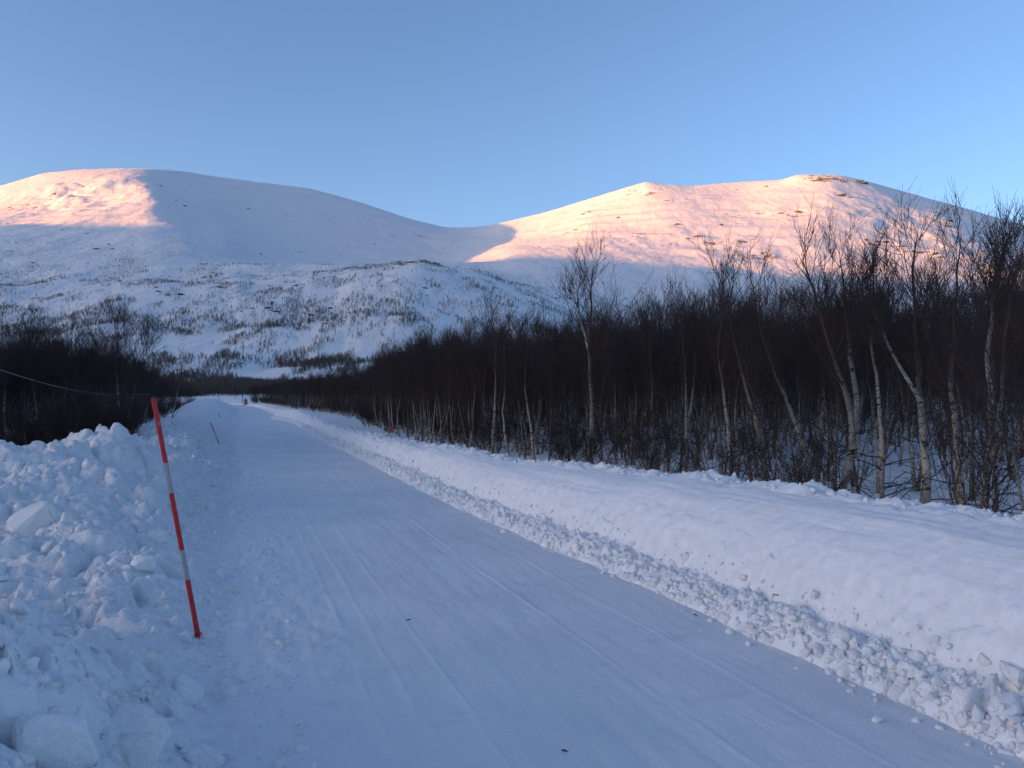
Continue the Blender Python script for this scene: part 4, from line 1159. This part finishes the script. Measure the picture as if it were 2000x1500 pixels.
for s_ in (-1, 1):
    me = loft_box([(-0.03, 0.09, -0.06, 0.06, .8), (0.03, 0.10, -0.07, 0.07, .8)], m_lamp, 'headlight'); o = smp('headlight', me, hull); o.location = (s_ * 0.15, -1.06, 0.66)
    P = np.array([[[s_ * 0.55, -1.75, 0.26], [s_ * 0.55, -1.60, 0.08], [s_ * 0.55, -1.40, 0.03], [s_ * 0.55, -1.0, 0.03], [s_ * 0.55, -0.55, 0.04]]]); v, f = tubes(P, np.full((1, 5), 0.05), 8)
    v[:, 0] = s_ * 0.55 + (v[:, 0] - s_ * 0.55) * 1.8
    ski = smp('ski', mesh_from('ski', v, f, m_rub))
    v, f = tubes(np.array([[[s_ * 0.30, -0.8, 0.48], [s_ * 0.45, -0.9, 0.34], [s_ * 0.55, -1.0, 0.06]]]), np.full((1, 3), 0.035), 8); smp('suspension_arm', mesh_from('suspension_arm', v, f, m_rub))
smp('windscreen', loft_box([(-0.62, 0.26, 0.86, 0.90, .7), (-0.50, 0.25, 0.88, 1.12, .7), (-0.42, 0.20, 0.95, 1.24, .7)], m_gls, 'windscreen'))
v, f = tubes(np.array([[[-0.40, -0.05, 1.02], [-0.18, -0.14, 1.04], [0.18, -0.14, 1.04], [0.40, -0.05, 1.02]]]), np.full((1, 4), 0.02), 8); smp('handlebar', mesh_from('handlebar', v, f, m_rub))
smp('seat', loft_box([(0.05, 0.18, 0.50, 0.78, .6), (0.5, 0.20, 0.50, 0.74, .6), (1.2, 0.19, 0.50, 0.76, .6), (1.35, 0.12, 0.55, 0.74, .6)], m_rub, 'seat'))
smp('track', loft_box([(-0.5, 0.17, 0.10, 0.40, .6), (-0.2, 0.19, 0.0, 0.48, .6), (1.2, 0.19, 0.0, 0.46, .6), (1.55, 0.18, 0.12, 0.40, .6)], m_rub, 'track'))
# rider: one skinned body, seated, hands on the bar
J = [(0, 0.42, 0.86, .15), (0, 0.36, 1.05, .15), (0, 0.30, 1.28, .17), (0, 0.26, 1.46, .10), (0, 0.22, 1.56, .07), (0, 0.18, 1.66, .10),
     (.20, 0.26, 1.40, .08), (.33, 0.16, 1.20, .06), (.34, -0.06, 1.06, .05), (-.20, 0.26, 1.40, .08), (-.33, 0.16, 1.20, .06), (-.34, -0.06, 1.06, .05),
     (.16, 0.36, 0.82, .12), (.30, -0.05, 0.80, .085), (.30, 0.10, 0.42, .065), (.30, -0.06, 0.36, .05), (-.16, 0.36, 0.82, .12), (-.30, -0.05, 0.80, .085), (-.30, 0.10, 0.42, .065), (-.30, -0.06, 0.36, .05)]
E = [(0, 1), (1, 2), (2, 3), (3, 4), (4, 5), (2, 6), (6, 7), (7, 8), (2, 9), (9, 10), (10, 11), (0, 12), (12, 13), (13, 14), (14, 15), (0, 16), (16, 17), (17, 18), (18, 19)]
me = bpy.data.meshes.new('person'); me.from_pydata([j[:3] for j in J], E, []); me.update()
pr = bpy.data.objects.new('person', me); put(pr, label='person in dark riding suit seated on the snowmobile at the bend', cat='person')
pr.scale = (1.05, 1.0, 0.88); pr.location = sm_.location; pr.rotation_euler = sm_.rotation_euler
md = pr.modifiers.new('skin', 'SKIN'); me.materials.append(m_suit)
for v, j in zip(me.skin_vertices[0].data, J): v.radius = (j[3], j[3])
me.skin_vertices[0].data[0].use_root = True
pr.modifiers.new('sub', 'SUBSURF').render_levels = 1
hm = put(bpy.data.objects.new('helmet', loft_box([(0.02, 0.08, 1.58, 1.68, .8), (0.07, 0.13, 1.54, 1.78, .9), (0.18, 0.15, 1.53, 1.83, 1), (0.30, 0.13, 1.56, 1.80, 1), (0.36, 0.06, 1.62, 1.74, 1)], m_helm, 'helmet')), parent=pr)
put(bpy.data.objects.new('visor', loft_box([(0.0, 0.08, 1.63, 1.72, .8), (0.05, 0.115, 1.61, 1.74, .8)], m_tan, 'visor')), parent=hm)

# ================================================================ pole and wires
mat_post = simple('weathered_post', (0.03, 0.026, 0.024), 0.9); mat_wire = simple('grey_wire', (0.45, 0.46, 0.48), 0.5)
b = at_depth(474, 786, 214); tp = at_depth(474, 738, 214)
e = bpy.data.objects.new('utility_pole', None); put(e, label='dark straight pole standing behind the snowmobile at the bend', cat='pole'); e.location = (b[0], b[1], b[2] - 0.5)
hgt = tp[2] - b[2] + 0.5
v, f = tubes(np.array([[[0, 0, 0], [0, 0, hgt * .5], [0, 0, hgt]]]), np.array([[.09, .08, .07]]), 10); put(bpy.data.objects.new('post', mesh_from('post', v, f, mat_post)), parent=e)
v, f = tubes(np.array([[[0, 0, hgt - 0.01], [0, 0, hgt + 0.05], [0, 0, hgt + 0.10]]]), np.array([[.09, .08, .01]]), 10); put(bpy.data.objects.new('cap', mesh_from('cap', v, f, mat_post)), parent=e)
for path, lab in (([(-260, 620, 13), (-120, 680, 15), (0, 723, 17.2), (60, 742, 18.6), (120, 757, 20.2), (180, 768, 22), (230, 772, 23.6), (275, 771, 30), (300, 769, 36)], 'upper of two thin sagging wires crossing in front of the left forest'),
                  ([(-260, 628, 13), (-120, 688, 15), (0, 725, 17.2), (60, 745, 18.6), (120, 761, 20.2), (180, 773, 22), (230, 777, 23.6), (275, 776, 30), (300, 774, 36)], 'lower of two thin sagging wires crossing in front of the left forest')):
    P = np.array([at_depth(*q) for q in path])
    if 'lower' in lab: P[:, 1] += 0.25
    k = np.linspace(0, len(P) - 1, 60); Q = np.stack([gsmooth(np.interp(k, np.arange(len(P)), P[:, i]), 3) for i in range(3)], -1)
    v, f = tubes(Q[None], np.full((1, 60), 0.0024 if 'upper' in lab else 0.0012), 6)
    put(bpy.data.objects.new('overhead_wire', mesh_from('overhead_wire', v, f, mat_wire)), label=lab, cat='wire', group='wires over the left heap')

# ================================================================ bits of wood on the road
rt2 = np.random.RandomState(91)
for px, py, ln, lab in ((798, 1210, .022, 'tiny dark twig lying mid-road left of the long thin track'), (1358, 1203, .018, 'tiny dark twig on the road close to the foot of the right bank'), (1102, 1466, .014, 'tiny dark chip near the bottom centre of the road'), (1521, 1140, .045, 'short brown twig stuck in the face of the right bank')):
    P = spot(px, py, 0.005); l, s = road_ls(P[0], P[1])
    if py == 1140: P = spot(px, py, 0.30); P[2] = float(bank_r(*road_ls(P[0], P[1])))
    else: P[2] = float(road_z(l, s)) + 0.005
    a = rt2.rand() * 3.14; d = np.array([math.cos(a), math.sin(a), 0.1])
    v, f = tubes(np.array([[-d * ln, d * 0 + 0.003 * rt2.randn(3), d * ln]]), np.array([[.003, .0045, .002]]), 6)
    o = put(bpy.data.objects.new('twig', mesh_from('twig', v, f, mat_twig)), label=lab, cat='twig', group='bits of wood on the snow'); o.location = P

# ================================================================ labels that still coincide are told apart by distance
same = {}
for o in scene.objects:
    if o.parent is None and o.get('label') and not o.get('kind'): same.setdefault(o['label'], []).append(o)
NTH = ['nearest', 'second nearest', 'third nearest', 'fourth nearest', 'fifth nearest', 'sixth nearest', 'seventh nearest', 'eighth nearest', 'ninth nearest']
ORD = {n: (['nearer', 'farther'] if n == 2 else NTH[:n - 1] + ['farthest']) for n in range(2, 10)}
for lab, os_ in same.items():
    if len(os_) in ORD:
        os_.sort(key=lambda o: o.location.y)
        for w_, o in zip(ORD[len(os_)], os_): o['label'] = w_ + ' ' + lab.replace('nearest ', '')
